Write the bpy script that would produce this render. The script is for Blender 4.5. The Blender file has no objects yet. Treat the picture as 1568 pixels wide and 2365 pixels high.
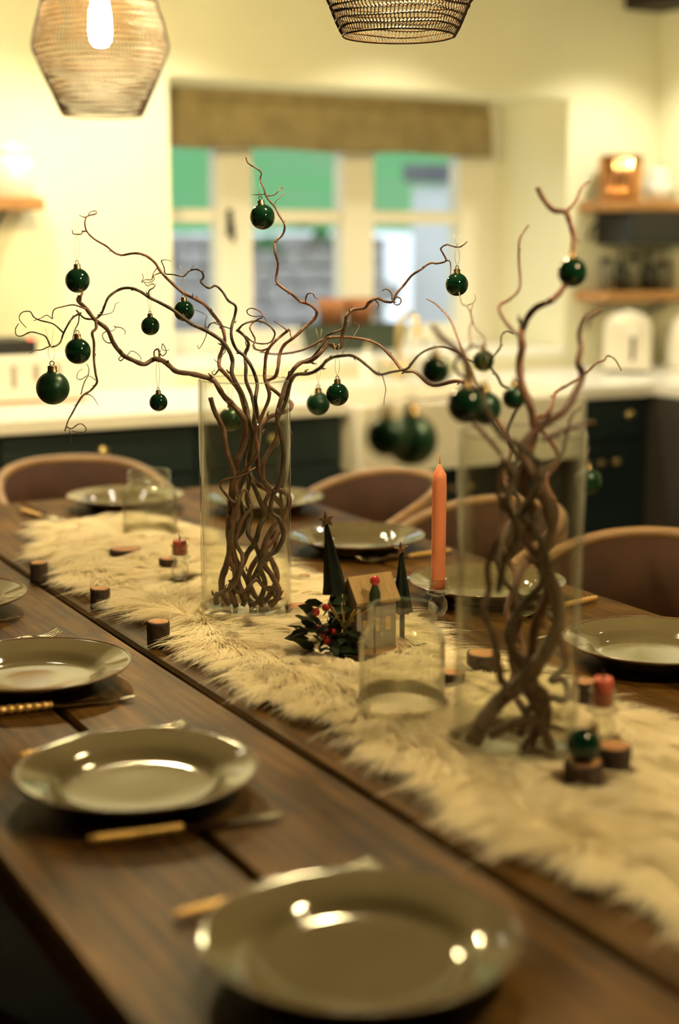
import bpy, bmesh, math, random
import numpy as np
from mathutils import Vector, Matrix

random.seed(7)
rng = np.random.default_rng(11)
scene = bpy.context.scene
COL = scene.collection
R_ = math.radians

# ------------------------------------------------------------------ camera
CAM = Vector((0.0, 0.0, 1.378))
PITCH = R_(10.228)
YAW = R_(28.633)                      # turned to the right of the table's axis
FPX, CX, CY = 3450.0, 784.0, 1182.5   # focal length and centre for 1568 x 2365
FH = Vector((math.sin(YAW), math.cos(YAW), 0))
RT = Vector((math.cos(YAW), -math.sin(YAW), 0))
FW = FH * math.cos(PITCH) + Vector((0, 0, -math.sin(PITCH)))
UP = RT.cross(FW)
cam_data = bpy.data.cameras.new('camera')
cam = bpy.data.objects.new('camera', cam_data)
COL.objects.link(cam)
cam.location = CAM
cam.rotation_euler = (math.pi / 2 - PITCH, 0, -YAW)
cam_data.sensor_fit = 'VERTICAL'
cam_data.sensor_height = 36.0
cam_data.lens = FPX / 2365.0 * 36.0
cam_data.clip_start = 0.02
cam_data.dof.use_dof = True
cam_data.dof.focus_distance = 2.40
cam_data.dof.aperture_fstop = 1.65
scene.camera = cam

# ------------------------------------------------------------------ world, exposure
world = bpy.data.worlds.new('overcast_sky')
scene.world = world
world.use_nodes = True
bg = world.node_tree.nodes['Background']
bg.inputs['Color'].default_value = (0.80, 0.90, 1.0, 1)
bg.inputs['Strength'].default_value = 2.1
vs = scene.view_settings
vs.view_transform = 'Standard'
vs.look = 'None'
vs.exposure = -0.30
vs.gamma = 1.0
vs.use_curve_mapping = False
cy = scene.cycles
cy.max_bounces = 7
cy.diffuse_bounces = 4
cy.glossy_bounces = 3
cy.transmission_bounces = 6
cy.transparent_max_bounces = 12
cy.use_light_tree = False
cy.caustics_reflective = False
cy.caustics_refractive = True

WARM = (1.0, 0.90, 0.66)
PEND = (1.0, 0.77, 0.37)
LIGHT_W = dict(down=52.0, bulb=2350.0)

# ------------------------------------------------------------------ helpers
T = 0.75          # table top height


def pix(px, py):
    return FW + RT * ((px - CX) / FPX) + UP * ((CY - py) / FPX)


def on_z(px, py, z):
    d = pix(px, py)
    return CAM + d * ((z - CAM.z) / d.z)


def at_d(px, py, d):
    """point seen at px,py standing d metres away measured along the floor"""
    r = pix(px, py)
    return CAM + r * (d / r.dot(FH))


def new_mat(name):
    m = bpy.data.materials.new(name)
    m.use_nodes = True
    nt = m.node_tree
    return m, nt, nt.nodes['Principled BSDF']


def mat(name, col, rough=0.5, metal=0.0, var=0.0, scale=20.0, bump=0.0, bscale=60.0, stretch=(1, 1, 1), coat=0.0,
        emit=None, estr=0.0, spec=0.5, col2=None, trans=0.0, sheen=0.0, sss=0.0):
    m, nt, b = new_mat(name)
    b.inputs['Base Color'].default_value = (*col, 1)
    b.inputs['Roughness'].default_value = rough
    b.inputs['Metallic'].default_value = metal
    b.inputs['Specular IOR Level'].default_value = spec
    b.inputs['Coat Weight'].default_value = coat
    b.inputs['Coat Roughness'].default_value = 0.06
    b.inputs['Transmission Weight'].default_value = trans
    b.inputs['Sheen Weight'].default_value = sheen
    if sss:
        b.inputs['Subsurface Weight'].default_value = sss
        b.inputs['Subsurface Radius'].default_value = (0.02, 0.008, 0.004)
        b.inputs['Subsurface Scale'].default_value = 0.5
    if emit:
        b.inputs['Emission Color'].default_value = (*emit, 1)
        b.inputs['Emission Strength'].default_value = estr
    if var or bump:
        tc = nt.nodes.new('ShaderNodeTexCoord')
        mp = nt.nodes.new('ShaderNodeMapping')
        mp.inputs['Scale'].default_value = stretch
        nt.links.new(tc.outputs['Object'], mp.inputs['Vector'])
        if var:
            n = nt.nodes.new('ShaderNodeTexNoise')
            n.inputs['Scale'].default_value = scale
            n.inputs['Detail'].default_value = 5
            nt.links.new(mp.outputs['Vector'], n.inputs['Vector'])
            cr = nt.nodes.new('ShaderNodeValToRGB')
            c2 = col2 if col2 else tuple(c * (1 - var) for c in col)
            cr.color_ramp.elements[0].color = (*c2, 1)
            cr.color_ramp.elements[1].color = (*col, 1)
            cr.color_ramp.elements[0].position = 0.35
            cr.color_ramp.elements[1].position = 0.65
            nt.links.new(n.outputs['Fac'], cr.inputs['Fac'])
            nt.links.new(cr.outputs['Color'], b.inputs['Base Color'])
        if bump:
            n2 = nt.nodes.new('ShaderNodeTexNoise')
            n2.inputs['Scale'].default_value = bscale
            n2.inputs['Detail'].default_value = 4
            nt.links.new(mp.outputs['Vector'], n2.inputs['Vector'])
            bp = nt.nodes.new('ShaderNodeBump')
            bp.inputs['Strength'].default_value = bump
            bp.inputs['Distance'].default_value = 0.004
            nt.links.new(n2.outputs['Fac'], bp.inputs['Height'])
            nt.links.new(bp.outputs['Normal'], b.inputs['Normal'])
    return m


def thin_glass(name, tint=(0.93, 0.95, 0.88), refr=0.0, rough=0.02, ior=1.5, power=5.0):
    m = bpy.data.materials.new(name)
    m.use_nodes = True
    nt = m.node_tree
    nt.nodes.clear()
    out = nt.nodes.new('ShaderNodeOutputMaterial')
    tr = nt.nodes.new('ShaderNodeBsdfTransparent')
    tr.inputs['Color'].default_value = (*tint, 1)
    gl = nt.nodes.new('ShaderNodeBsdfGlossy')
    gl.inputs['Roughness'].default_value = rough
    lw_ = nt.nodes.new('ShaderNodeLayerWeight')     # same from either side of the thin wall
    lw_.inputs['Blend'].default_value = 0.5
    pw = nt.nodes.new('ShaderNodeMath')
    pw.operation = 'POWER'
    pw.inputs[1].default_value = power
    fr = nt.nodes.new('ShaderNodeMath')
    fr.operation = 'MULTIPLY_ADD'
    fr.inputs[1].default_value = 0.8
    fr.inputs[2].default_value = ((ior - 1) / (ior + 1)) ** 2
    nt.links.new(lw_.outputs['Facing'], pw.inputs[0])
    nt.links.new(pw.outputs[0], fr.inputs[0])
    mx = nt.nodes.new('ShaderNodeMixShader')
    nt.links.new(fr.outputs[0], mx.inputs['Fac'])
    nt.links.new(tr.outputs[0], mx.inputs[1])
    nt.links.new(gl.outputs[0], mx.inputs[2])
    last = mx
    if refr:
        gs = nt.nodes.new('ShaderNodeBsdfGlass')
        gs.inputs['Roughness'].default_value = 0.0
        gs.inputs['IOR'].default_value = 1.45
        gs.inputs['Color'].default_value = (*tint, 1)
        m2 = nt.nodes.new('ShaderNodeMixShader')
        m2.inputs['Fac'].default_value = refr
        nt.links.new(mx.outputs[0], m2.inputs[1])
        nt.links.new(gs.outputs[0], m2.inputs[2])
        last = m2
    nt.links.new(last.outputs[0], out.inputs['Surface'])
    return m


def link(o, parent=None):
    COL.objects.link(o)
    if parent is not None:
        o.parent = parent
    return o


def tag(o, label=None, cat=None, group=None, kind=None):
    if label:
        o['label'] = label
    if cat:
        o['category'] = cat
    if group:
        o['group'] = group
    if kind:
        o['kind'] = kind
    return o


def empty(name, loc, rz=0.0, label=None, cat=None, group=None):
    o = bpy.data.objects.new(name, None)
    o.empty_display_size = 0.05
    COL.objects.link(o)
    o.location = loc
    o.rotation_euler = (0, 0, rz)
    return tag(o, label, cat, group)


class MB:
    """collects shapes, builds ONE mesh object"""

    def __init__(self):
        self.v, self.f, self.s = [], [], []

    def add(self, verts, faces, smooth=False):
        n = len(self.v)
        self.v += [tuple(p) for p in verts]
        self.f += [tuple(i + n for i in f) for f in faces]
        self.s += [smooth] * len(faces)
        return self

    def box(self, lo, hi):
        x0, y0, z0 = lo
        x1, y1, z1 = hi
        v = [(x0, y0, z0), (x1, y0, z0), (x1, y1, z0), (x0, y1, z0), (x0, y0, z1), (x1, y0, z1), (x1, y1, z1), (x0, y1, z1)]
        return self.add(v, [(0, 3, 2, 1), (4, 5, 6, 7), (0, 1, 5, 4), (1, 2, 6, 5), (2, 3, 7, 6), (3, 0, 4, 7)])

    def lathe(self, prof, n=48, c=(0, 0, 0), smooth=True, wob=None):
        """prof: list of (r, z); open chain, ends with r == 0 close to a point"""
        vs_, fs = [], []
        idx = []
        for (r, z) in prof:
            if r < 1e-6:
                idx.append([len(vs_)] * n)
                vs_.append((c[0], c[1], c[2] + z))
            else:
                row = []
                for k in range(n):
                    a = 2 * math.pi * k / n
                    rr = r * (wob(a, z) if wob else 1)
                    row.append(len(vs_))
                    vs_.append((c[0] + rr * math.cos(a), c[1] + rr * math.sin(a), c[2] + z))
                idx.append(row)
        for i in range(len(prof) - 1):
            a, b = idx[i], idx[i + 1]
            for k in range(n):
                k2 = (k + 1) % n
                q = [a[k], a[k2], b[k2], b[k]]
                q2 = []
                for t in q:
                    if t not in q2:
                        q2.append(t)
                if len(q2) > 2:
                    fs.append(tuple(q2))
        return self.add(vs_, fs, smooth)

    def tube(self, pts, radii, n=6, smooth=True, cap=True):
        pts = [Vector(p) for p in pts]
        if not hasattr(radii, '__len__'):
            radii = [radii] * len(pts)
        vs_, fs = [], []
        t0 = (pts[1] - pts[0]).normalized()
        ref = Vector((0, 0, 1)) if abs(t0.z) < 0.9 else Vector((1, 0, 0))
        nrm = t0.cross(ref).normalized()
        for i, p in enumerate(pts):
            t = (pts[min(i + 1, len(pts) - 1)] - pts[max(i - 1, 0)])
            if t.length < 1e-9:
                t = t0.copy()
            t.normalize()
            nrm = (nrm - t * nrm.dot(t))
            if nrm.length < 1e-6:
                nrm = t.orthogonal()
            nrm.normalize()
            bn = t.cross(nrm)
            for k in range(n):
                a = 2 * math.pi * k / n
                vs_.append(p + (nrm * math.cos(a) + bn * math.sin(a)) * radii[i])
        for i in range(len(pts) - 1):
            for k in range(n):
                k2 = (k + 1) % n
                fs.append((i * n + k, i * n + k2, (i + 1) * n + k2, (i + 1) * n + k))
        if cap:
            fs.append(tuple(range(n - 1, -1, -1)))
            m = (len(pts) - 1) * n
            fs.append(tuple(range(m, m + n)))
        return self.add(vs_, fs, smooth)

    def ball(self, c, r, nu=20, nv=12, sq=(1, 1, 1)):
        prof = [(r * math.sin(math.pi * i / nv), -r * math.cos(math.pi * i / nv)) for i in range(nv + 1)]
        prof[0] = (0, -r)
        prof[-1] = (0, r)
        n = len(self.v)
        self.lathe(prof, nu)
        for i in range(n, len(self.v)):
            x, y, z = self.v[i]
            self.v[i] = (c[0] + x * sq[0], c[1] + y * sq[1], c[2] + z * sq[2])
        return self

    def mesh(self, name):
        me = bpy.data.meshes.new(name)
        me.from_pydata(self.v, [], self.f)
        me.polygons.foreach_set('use_smooth', self.s)
        me.update()
        return me

    def build(self, name, m, parent=None, loc=None, bevel=0.0):
        me = self.mesh(name)
        me.materials.append(m)
        o = bpy.data.objects.new(name, me)
        link(o, parent)
        if loc is not None:
            o.location = loc
        if bevel:
            md = o.modifiers.new('bevel', 'BEVEL')
            md.width = bevel
            md.segments = 2
            md.limit_method = 'ANGLE'
        return o


def share(name, me, parent=None, loc=(0, 0, 0), rot=(0, 0, 0), sc=(1, 1, 1)):
    o = bpy.data.objects.new(name, me)
    link(o, parent)
    o.location, o.rotation_euler, o.scale = loc, rot, sc
    return o


def copy_tree(o, parent=None):
    c = o.copy()
    COL.objects.link(c)
    c.parent = parent
    for ch in list(o.children):
        copy_tree(ch, c)
    return c


def catmull(P, sub=5):
    P = [Vector(p) for p in P]
    if len(P) < 3:
        return P
    Q = [P[0] * 2 - P[1]] + P + [P[-1] * 2 - P[-2]]
    out = []
    for i in range(1, len(Q) - 2):
        p0, p1, p2, p3 = Q[i - 1], Q[i], Q[i + 1], Q[i + 2]
        for k in range(sub):
            t = k / sub
            out.append(0.5 * ((2 * p1) + (p2 - p0) * t + (2 * p0 - 5 * p1 + 4 * p2 - p3) * t * t + (3 * p1 - p0 - 3 * p2 + p3) * t ** 3))
    out.append(P[-1])
    return out


# ------------------------------------------------------------------ materials
M = {}
M['wall'] = mat('wall_plaster', (0.82, 0.81, 0.60), 0.85, var=0.05, scale=3, bump=0.15, bscale=18)
M['ceiling'] = mat('ceiling_dark_boards', (0.060, 0.040, 0.024), 0.8, var=0.3, scale=3, stretch=(8, 1, 1))
M['floor'] = mat('floor_slate', (0.05, 0.055, 0.055), 0.5, var=0.4, scale=4, bump=0.2, bscale=10)
M['worktop'] = mat('worktop_white_stone', (0.86, 0.84, 0.78), 0.25, var=0.05, scale=8)
M['cabinet'] = mat('cabinet_dark_green_paint', (0.012, 0.026, 0.028), 0.42, var=0.15, scale=5)
M['cabinet_grey'] = mat('cabinet_charcoal_paint', (0.055, 0.05, 0.045), 0.5, var=0.15, scale=5)
M['brass'] = mat('brass', (0.80, 0.62, 0.30), 0.3, 1.0, var=0.1, scale=30)
M['ceramic'] = mat('sink_ceramic', (0.84, 0.80, 0.68), 0.18, var=0.02, scale=5, coat=0.4)
M['frame'] = mat('window_paint', (0.84, 0.81, 0.68), 0.5, var=0.04, scale=6)
M['linen'] = mat('linen_blind', (0.33, 0.26, 0.125), 0.95, var=0.25, scale=14, bump=0.5, bscale=220)
M['pane'] = thin_glass('window_glass', (0.97, 0.985, 0.98), ior=1.35)
M['vase'] = thin_glass('vase_glass', (0.97, 0.975, 0.945), 0.0, ior=1.28, power=3.6)
M['jar'] = thin_glass('jar_glass', (0.985, 0.99, 0.965), 0.05, ior=1.5, power=4.0)
M['holder'] = thin_glass('holder_glass', (0.985, 0.985, 0.965), 0.25, ior=1.5)
M['plate'] = mat('plate_stoneware', (0.135, 0.110, 0.058), 0.07, var=0.12, scale=9, coat=0.15)
M['plate_rim'] = mat('plate_edge', (0.16, 0.09, 0.045), 0.25, var=0.2, scale=40, coat=0.5)
M['gold'] = mat('cutlery_gold', (0.80, 0.50, 0.17), 0.35, 0.55, var=0.1, scale=40)
M['steel'] = mat('cutlery_steel', (0.72, 0.68, 0.58), 0.22, 1.0, var=0.06, scale=40)
M['green_shiny'] = mat('bauble_gloss_green', (0.002, 0.020, 0.009), 0.05, 0.0, var=0.05, scale=10, spec=0.4)
M['green_matte'] = mat('bauble_satin_green', (0.002, 0.036, 0.015), 0.38, 0.3, var=0.1, scale=12)
M['cap'] = mat('bauble_cap_bronze', (0.22, 0.15, 0.07), 0.35, 0.9, var=0.2, scale=60)
M['string'] = mat('bauble_thread', (0.55, 0.45, 0.20), 0.5, var=0.1, scale=60)
M['bark'] = mat('willow_bark', (0.155, 0.075, 0.047), 0.6, var=0.5, scale=60, bump=0.5, bscale=160)
M['bark_dark'] = mat('willow_bark_dark', (0.090, 0.058, 0.034), 0.6, var=0.45, scale=60, bump=0.5, bscale=160)
M['bark_red'] = mat('willow_bark_red', (0.20, 0.085, 0.050), 0.6, var=0.45, scale=60, bump=0.5, bscale=160)
M['log_bark'] = mat('log_bark', (0.055, 0.033, 0.022), 0.9, var=0.5, scale=90, bump=0.9, bscale=120)
M['log_top'] = mat('log_cut_wood', (0.46, 0.22, 0.085), 0.7, var=0.3, scale=70)
M['candle'] = mat('candle_wax_coral', (0.78, 0.265, 0.135), 0.45, var=0.04, scale=10, sss=0.2)
M['candle_red'] = mat('candle_wax_rose', (0.50, 0.10, 0.07), 0.45, var=0.04, scale=10, sss=0.2)
M['wick'] = mat('wick', (0.05, 0.035, 0.02), 0.9, var=0.2, scale=50)
M['wire'] = mat('pendant_wire_bronze', (0.016, 0.0075, 0.0014), 0.6, 0.0, spec=0.1, var=0.3, scale=60)
M['bulb'] = mat('bulb_glow', (1, 0.8, 0.5), 0.5, emit=PEND, estr=LIGHT_W['bulb'])
M['black'] = mat('black_plastic', (0.012, 0.012, 0.013), 0.45, var=0.1, scale=20)
M['chair_wood'] = mat('chair_rim_oak', (0.33, 0.19, 0.085), 0.45, var=0.3, scale=12, stretch=(1, 1, 8))
M['chair_leather'] = mat('chair_leather_brown', (0.046, 0.016, 0.006), 0.7, spec=0.2, var=0.35, scale=14, bump=0.2, bscale=120)
M['chair_shell'] = mat('chair_shell_walnut', (0.15, 0.075, 0.04), 0.45, var=0.3, scale=10, stretch=(1, 1, 8))
M['shelf'] = mat('shelf_oak', (0.52, 0.26, 0.085), 0.55, var=0.35, scale=9, stretch=(1, 6, 6))
M['copper'] = mat('copper', (0.70, 0.33, 0.13), 0.22, 1.0, var=0.3, scale=16)
M['enamel'] = mat('cream_enamel', (0.84, 0.80, 0.68), 0.22, var=0.03, scale=6, coat=0.4)
M['white'] = mat('white_glaze', (0.86, 0.84, 0.78), 0.25, var=0.03, scale=6, coat=0.3)
M['red_led'] = mat('indicator_red', (0.8, 0.05, 0.05), 0.4, emit=(1.0, 0.06, 0.05), estr=5)
M['terracotta'] = mat('terracotta', (0.45, 0.19, 0.08), 0.8, var=0.25, scale=25)
M['trough'] = mat('dark_zinc_trough', (0.055, 0.075, 0.045), 0.55, 0.2, var=0.3, scale=14)
M['grass'] = mat('lawn_grass', (0.075, 0.34, 0.095), 0.95, var=0.35, scale=1.2, bump=0.6, bscale=20, col2=(0.14, 0.31, 0.12))
M['stone'] = mat('garden_stone', (0.62, 0.57, 0.54), 0.95, var=0.45, scale=3, bump=0.7, bscale=20)
M['mortar'] = mat('garden_wall_core', (0.36, 0.33, 0.30), 0.95, var=0.3, scale=6)
M['render_white'] = mat('outbuilding_render', (0.80, 0.80, 0.80), 0.9, var=0.05, scale=3)
M['slate'] = mat('slate_roof', (0.17, 0.16, 0.19), 0.8, var=0.3, scale=8)
M['paving'] = mat('yard_paving', (0.45, 0.43, 0.40), 0.9, var=0.25, scale=2)
M['leaf'] = mat('leaf_green', (0.024, 0.044, 0.018), 0.6, var=0.4, scale=40)
M['leaf_bright'] = mat('garden_plant_leaf', (0.05, 0.36, 0.07), 0.7, var=0.3, scale=10)
M['tree_metal'] = mat('tree_dark_green_metal', (0.022, 0.034, 0.030), 0.45, 0.5, var=0.4, scale=60, bump=0.4, bscale=140)
M['berry'] = mat('berry_red', (0.42, 0.015, 0.015), 0.18, var=0.2, scale=60, coat=0.8)
M['house_grey'] = mat('house_grey_paint', (0.30, 0.265, 0.24), 0.7, var=0.2, scale=60)
M['house_roof'] = mat('house_pale_wood', (0.34, 0.21, 0.075), 0.6, var=0.25, scale=40, stretch=(6, 1, 1))
M['house_window'] = mat('house_window_cut', (0.62, 0.45, 0.20), 0.6, var=0.2, scale=60)
M['star'] = mat('star_bronze', (0.19, 0.11, 0.06), 0.5, 0.6, var=0.3, scale=80)


def wool_mat():
    m = bpy.data.materials.new('sheepskin_wool')
    m.use_nodes = True
    nt = m.node_tree
    nt.nodes.clear()
    out = nt.nodes.new('ShaderNodeOutputMaterial')
    tc = nt.nodes.new('ShaderNodeTexCoord')
    n = nt.nodes.new('ShaderNodeTexNoise')
    n.inputs['Scale'].default_value = 11
    n.inputs['Detail'].default_value = 3
    nt.links.new(tc.outputs['Object'], n.inputs['Vector'])
    cr = nt.nodes.new('ShaderNodeValToRGB')
    cr.color_ramp.elements[0].color = (0.95, 0.85, 0.62, 1)
    cr.color_ramp.elements[1].color = (0.99, 0.94, 0.80, 1)
    nt.links.new(n.outputs['Fac'], cr.inputs['Fac'])
    d = nt.nodes.new('ShaderNodeBsdfDiffuse')
    t = nt.nodes.new('ShaderNodeBsdfTranslucent')
    nt.links.new(cr.outputs[0], d.inputs['Color'])
    nt.links.new(cr.outputs[0], t.inputs['Color'])
    mx = nt.nodes.new('ShaderNodeMixShader')
    mx.inputs['Fac'].default_value = 0.5
    nt.links.new(d.outputs[0], mx.inputs[1])
    nt.links.new(t.outputs[0], mx.inputs[2])
    nt.links.new(mx.outputs[0], out.inputs['Surface'])
    return m


M['fur'] = wool_mat()
M['hide'] = mat('sheepskin_hide', (0.85, 0.74, 0.55), 0.9, var=0.2, scale=20)
M['dark_bottle'] = mat('dark_bottle_glass', (0.012, 0.018, 0.012), 0.12, var=0.2, scale=20, coat=0.5)
M['jar_grey'] = mat('storage_jar_grey', (0.16, 0.15, 0.10), 0.25, var=0.3, scale=20, coat=0.4)
M['beam'] = mat('dark_ceiling_beam', (0.035, 0.022, 0.014), 0.75, var=0.4, scale=10, bump=0.5, bscale=30)
M['lens'] = mat('downlight_lens', (1, 0.9, 0.7), 0.4, emit=(1.0, 0.86, 0.6), estr=30)


def wood_table():
    m, nt, b = new_mat('table_aged_oak')
    tc = nt.nodes.new('ShaderNodeTexCoord')
    oi = nt.nodes.new('ShaderNodeObjectInfo')
    ad = nt.nodes.new('ShaderNodeVectorMath')
    ad.operation = 'MULTIPLY_ADD'
    ad.inputs[1].default_value = (7, 13, 5)
    nt.links.new(oi.outputs['Random'], ad.inputs[0])
    nt.links.new(tc.outputs['Object'], ad.inputs[2])
    mp = nt.nodes.new('ShaderNodeMapping')
    mp.inputs['Scale'].default_value = (16, 0.9, 16)
    nt.links.new(ad.outputs[0], mp.inputs['Vector'])
    n1 = nt.nodes.new('ShaderNodeTexNoise')
    n1.inputs['Scale'].default_value = 5
    n1.inputs['Detail'].default_value = 8
    n1.inputs['Distortion'].default_value = 0.6
    nt.links.new(mp.outputs[0], n1.inputs['Vector'])
    n2 = nt.nodes.new('ShaderNodeTexNoise')
    n2.inputs['Scale'].default_value = 5.5
    n2.inputs['Detail'].default_value = 4
    nt.links.new(ad.outputs[0], n2.inputs['Vector'])
    r1 = nt.nodes.new('ShaderNodeValToRGB')
    r1.color_ramp.elements[0].position = 0.34
    r1.color_ramp.elements[1].position = 0.68
    r1.color_ramp.elements[0].color = (0.040, 0.020, 0.0042, 1)
    r1.color_ramp.elements[1].color = (0.165, 0.078, 0.014, 1)
    nt.links.new(n1.outputs['Fac'], r1.inputs['Fac'])
    r2 = nt.nodes.new('ShaderNodeValToRGB')
    r2.color_ramp.elements[0].position = 0.30
    r2.color_ramp.elements[1].position = 0.62
    r2.color_ramp.elements[0].color = (0.40, 0.36, 0.30, 1)
    r2.color_ramp.elements[1].color = (1, 1, 1, 1)
    nt.links.new(n2.outputs['Fac'], r2.inputs['Fac'])
    mx = nt.nodes.new('ShaderNodeMix')
    mx.data_type = 'RGBA'
    mx.blend_type = 'MULTIPLY'
    mx.inputs['Factor'].default_value = 1
    nt.links.new(r1.outputs[0], mx.inputs['A'])
    nt.links.new(r2.outputs[0], mx.inputs['B'])
    nt.links.new(mx.outputs['Result'], b.inputs['Base Color'])
    b.inputs['Roughness'].default_value = 0.52
    b.inputs['Specular IOR Level'].default_value = 0.14
    bp = nt.nodes.new('ShaderNodeBump')
    bp.inputs['Strength'].default_value = 0.35
    bp.inputs['Distance'].default_value = 0.003
    nt.links.new(n1.outputs['Fac'], bp.inputs['Height'])
    nt.links.new(bp.outputs[0], b.inputs['Normal'])
    return m


M['table'] = wood_table()

# ------------------------------------------------------------------ room shell
WY = 4.80            # inner face of the window wall
WX = 4.07            # inner face of the right-hand wall
HC = 2.32            # ceiling height
RX0, RX1, RZ0, RZ1, RD = 1.97, 3.63, 0.97, 1.925, 0.55   # window recess


def struct(name, mb, m, bevel=0.0):
    o = mb.build(name, m, bevel=bevel)
    o['kind'] = 'structure'
    return o


struct('floor', MB().box((-4.2, -5.2, -0.1), (WX, WY, 0.0)), M['floor'])
struct('ceiling', MB().box((-4.2, -5.2, HC), (WX, WY, HC + 0.1)), M['ceiling'])
wb = MB()
wb.box((-4.3, WY, -0.1), (RX0, WY + RD + 0.12, HC + 0.1))
wb.box((RX1, WY, -0.1), (WX + 0.2, WY + RD + 0.12, HC + 0.1))
wb.box((RX0, WY, -0.1), (RX1, WY + RD + 0.12, RZ0 - 0.03))
wb.box((RX0, WY, RZ1), (RX1, WY + RD + 0.12, HC + 0.1))
struct('wall_back', wb, M['wall'])
struct('wall_right', MB().box((WX, -5.3, -0.1), (WX + 0.2, WY, HC + 0.1)), M['wall'])
struct('wall_left', MB().box((-4.4, -5.3, -0.1), (-4.2, WY, HC + 0.1)), M['wall'])
struct('wall_front', MB().box((-4.2, -5.4, -0.1), (WX, -5.2, HC + 0.1)), M['wall'])
struct('trim_1', MB().box((RX0, WY - 0.025, RZ0 - 0.03), (RX1, WY + RD, RZ0)), M['white'], bevel=0.004)   # inner sill
tb = MB().box((3.88, 3.2, 2.268), (4.07, WY, HC))
struct('trim_2', tb, M['beam'], bevel=0.01)

# window: three casements between heavy posts
win = empty('window_1', (0, 0, 0))
win['kind'] = 'structure'
YF = WY + RD - 0.05
for (x0, x1) in ((RX0, 2.035), (2.35, 2.495), (2.89, 3.03), (3.435, RX1)):
    MB().box((x0, YF - 0.04, RZ0), (x1, YF + 0.05, RZ1)).build('window_post', M['frame'], win, bevel=0.006)
MB().box((RX0, YF - 0.034, RZ0), (RX1, YF + 0.044, RZ0 + 0.075)).build('window_rail', M['frame'], win, bevel=0.006)
MB().box((RX0, YF - 0.034, RZ1 - 0.07), (RX1, YF + 0.044, RZ1)).build('window_rail', M['frame'], win, bevel=0.006)
for (x0, x1) in ((2.035, 2.35), (2.495, 2.89), (3.03, 3.435)):
    MB().box((x0, YF - 0.015, 1.452), (x1, YF + 0.03, 1.503)).build('glazing_bar', M['frame'], win, bevel=0.003)
    MB().box((x0, YF + 0.005, RZ0 + 0.075), (x1, YF + 0.011, 1.452)).build('pane', M['pane'], win)
    MB().box((x0, YF + 0.005, 1.503), (x1, YF + 0.011, RZ1 - 0.07)).build('pane', M['pane'], win)
hd = MB().box((2.385, YF - 0.052, 1.40), (2.405, YF - 0.04, 1.50))
hd.tube([(2.395, YF - 0.05, 1.45), (2.395, YF - 0.075, 1.45), (2.395, YF - 0.08, 1.38)], 0.007, 8)
hd.build('window_handle', M['black'], win)

# roman blind hanging in the recess
bl = empty('roman_blind', (2.8, WY + 0.33, 1.72), 0, 'beige linen roman blind drawn up over the kitchen window', 'blind')
pr = [(0.0, 0.215), (0.0, 0.215)]
bm_ = MB()
x0, x1 = RX0 + 0.01 - 2.8, 3.475 - 2.8
for k, (zt, zb, y) in enumerate(((0.205, 0.03, 0.0), (0.18, 0.012, -0.016), (0.155, -0.005, -0.034))):
    nseg = 24
    for i in range(nseg):
        xa, xb = x0 + (x1 - x0) * i / nseg, x0 + (x1 - x0) * (i + 1) / nseg
        ya = y + 0.003 * math.sin(i * 1.3 + k)
        yb = y + 0.003 * math.sin((i + 1) * 1.3 + k)
        za, zc = 0.004 * math.sin(i * 0.7 + k), 0.004 * math.sin((i + 1) * 0.7 + k)
        bm_.add([(xa, ya, zt), (xb, yb, zt), (xb, yb - 0.012, zb + zc), (xa, ya - 0.012, zb + za),
                 (xa, ya + 0.006, zt), (xb, yb + 0.006, zt), (xb, yb - 0.004, zb + zc), (xa, ya - 0.004, zb + za)],
                [(0, 1, 2, 3), (7, 6, 5, 4), (3, 2, 6, 7)], True)
bm_.build('blind_cloth', M['linen'], bl)
MB().box((x0, -0.02, 0.18), (x1, 0.03, 0.205)).build('headrail', M['linen'], bl, bevel=0.004)

# ------------------------------------------------------------------ outdoors
struct('ground', MB().box((-6, WY + RD + 0.12, -0.15), (20, 9.0, -0.05)), M['paving'])
lw = MB()
N = 24
gx = [(-8 + 40 * i / N) for i in range(N + 1)]
gy = [9.25, 9.6, 10.5, 12, 14, 17, 21, 26]
gz = [1.44, 1.50, 1.62, 1.9, 2.5, 3.6, 5.2, 7.5]
vv = [(x, y, z + 0.05 * math.sin(x * 1.7 + j)) for j, (y, z) in enumerate(zip(gy, gz)) for x in gx]
ff = [(j * (N + 1) + i, j * (N + 1) + i + 1, (j + 1) * (N + 1) + i + 1, (j + 1) * (N + 1) + i) for j in range(len(gy) - 1) for i in range(N)]
lw.add(vv, ff, True)
struct('lawn', lw, M['grass'])
gw = empty('garden_wall', (4.6, 9.1, -0.05), 0, 'grey dry-stone garden wall seen through the kitchen window', 'stone wall')
MB().box((-3.4, -0.02, 0), (0.72, 0.14, 1.46)).build('wall_core', M['mortar'], gw)
stones = []
for k in range(5):
    b_ = bmesh.new()
    bmesh.ops.create_cube(b_, size=1.0)
    bmesh.ops.bevel(b_, geom=b_.edges[:], offset=0.12, segments=1, affect='EDGES')
    for v in b_.verts:
        v.co += Vector((random.uniform(-.05, .05), random.uniform(-.08, .08), random.uniform(-.06, .06)))
    me = bpy.data.meshes.new('stone')
    b_.to_mesh(me)
    b_.free()
    me.materials.append(M['stone'])
    stones.append(me)
z = 0.45
while z < 1.42:
    h = random.uniform(0.09, 0.15)
    x = -1.7
    while x < 0.45:
        w = random.uniform(0.18, 0.42)
        share('stone', random.choice(stones), gw, (x + w / 2, -0.06, z + h / 2), (0, 0, 0), (w * 0.96, random.uniform(.14, .2), h * 0.94))
        x += w
    z += h
ob = empty('outbuilding', (6.4, 8.95, -0.05), 0, 'white rendered outbuilding with grey slate roof outside the window', 'building')
MB().box((-1.02, -0.6, 0), (1.6, -0.12, 1.80)).build('wall', M['render_white'], ob)
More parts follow.
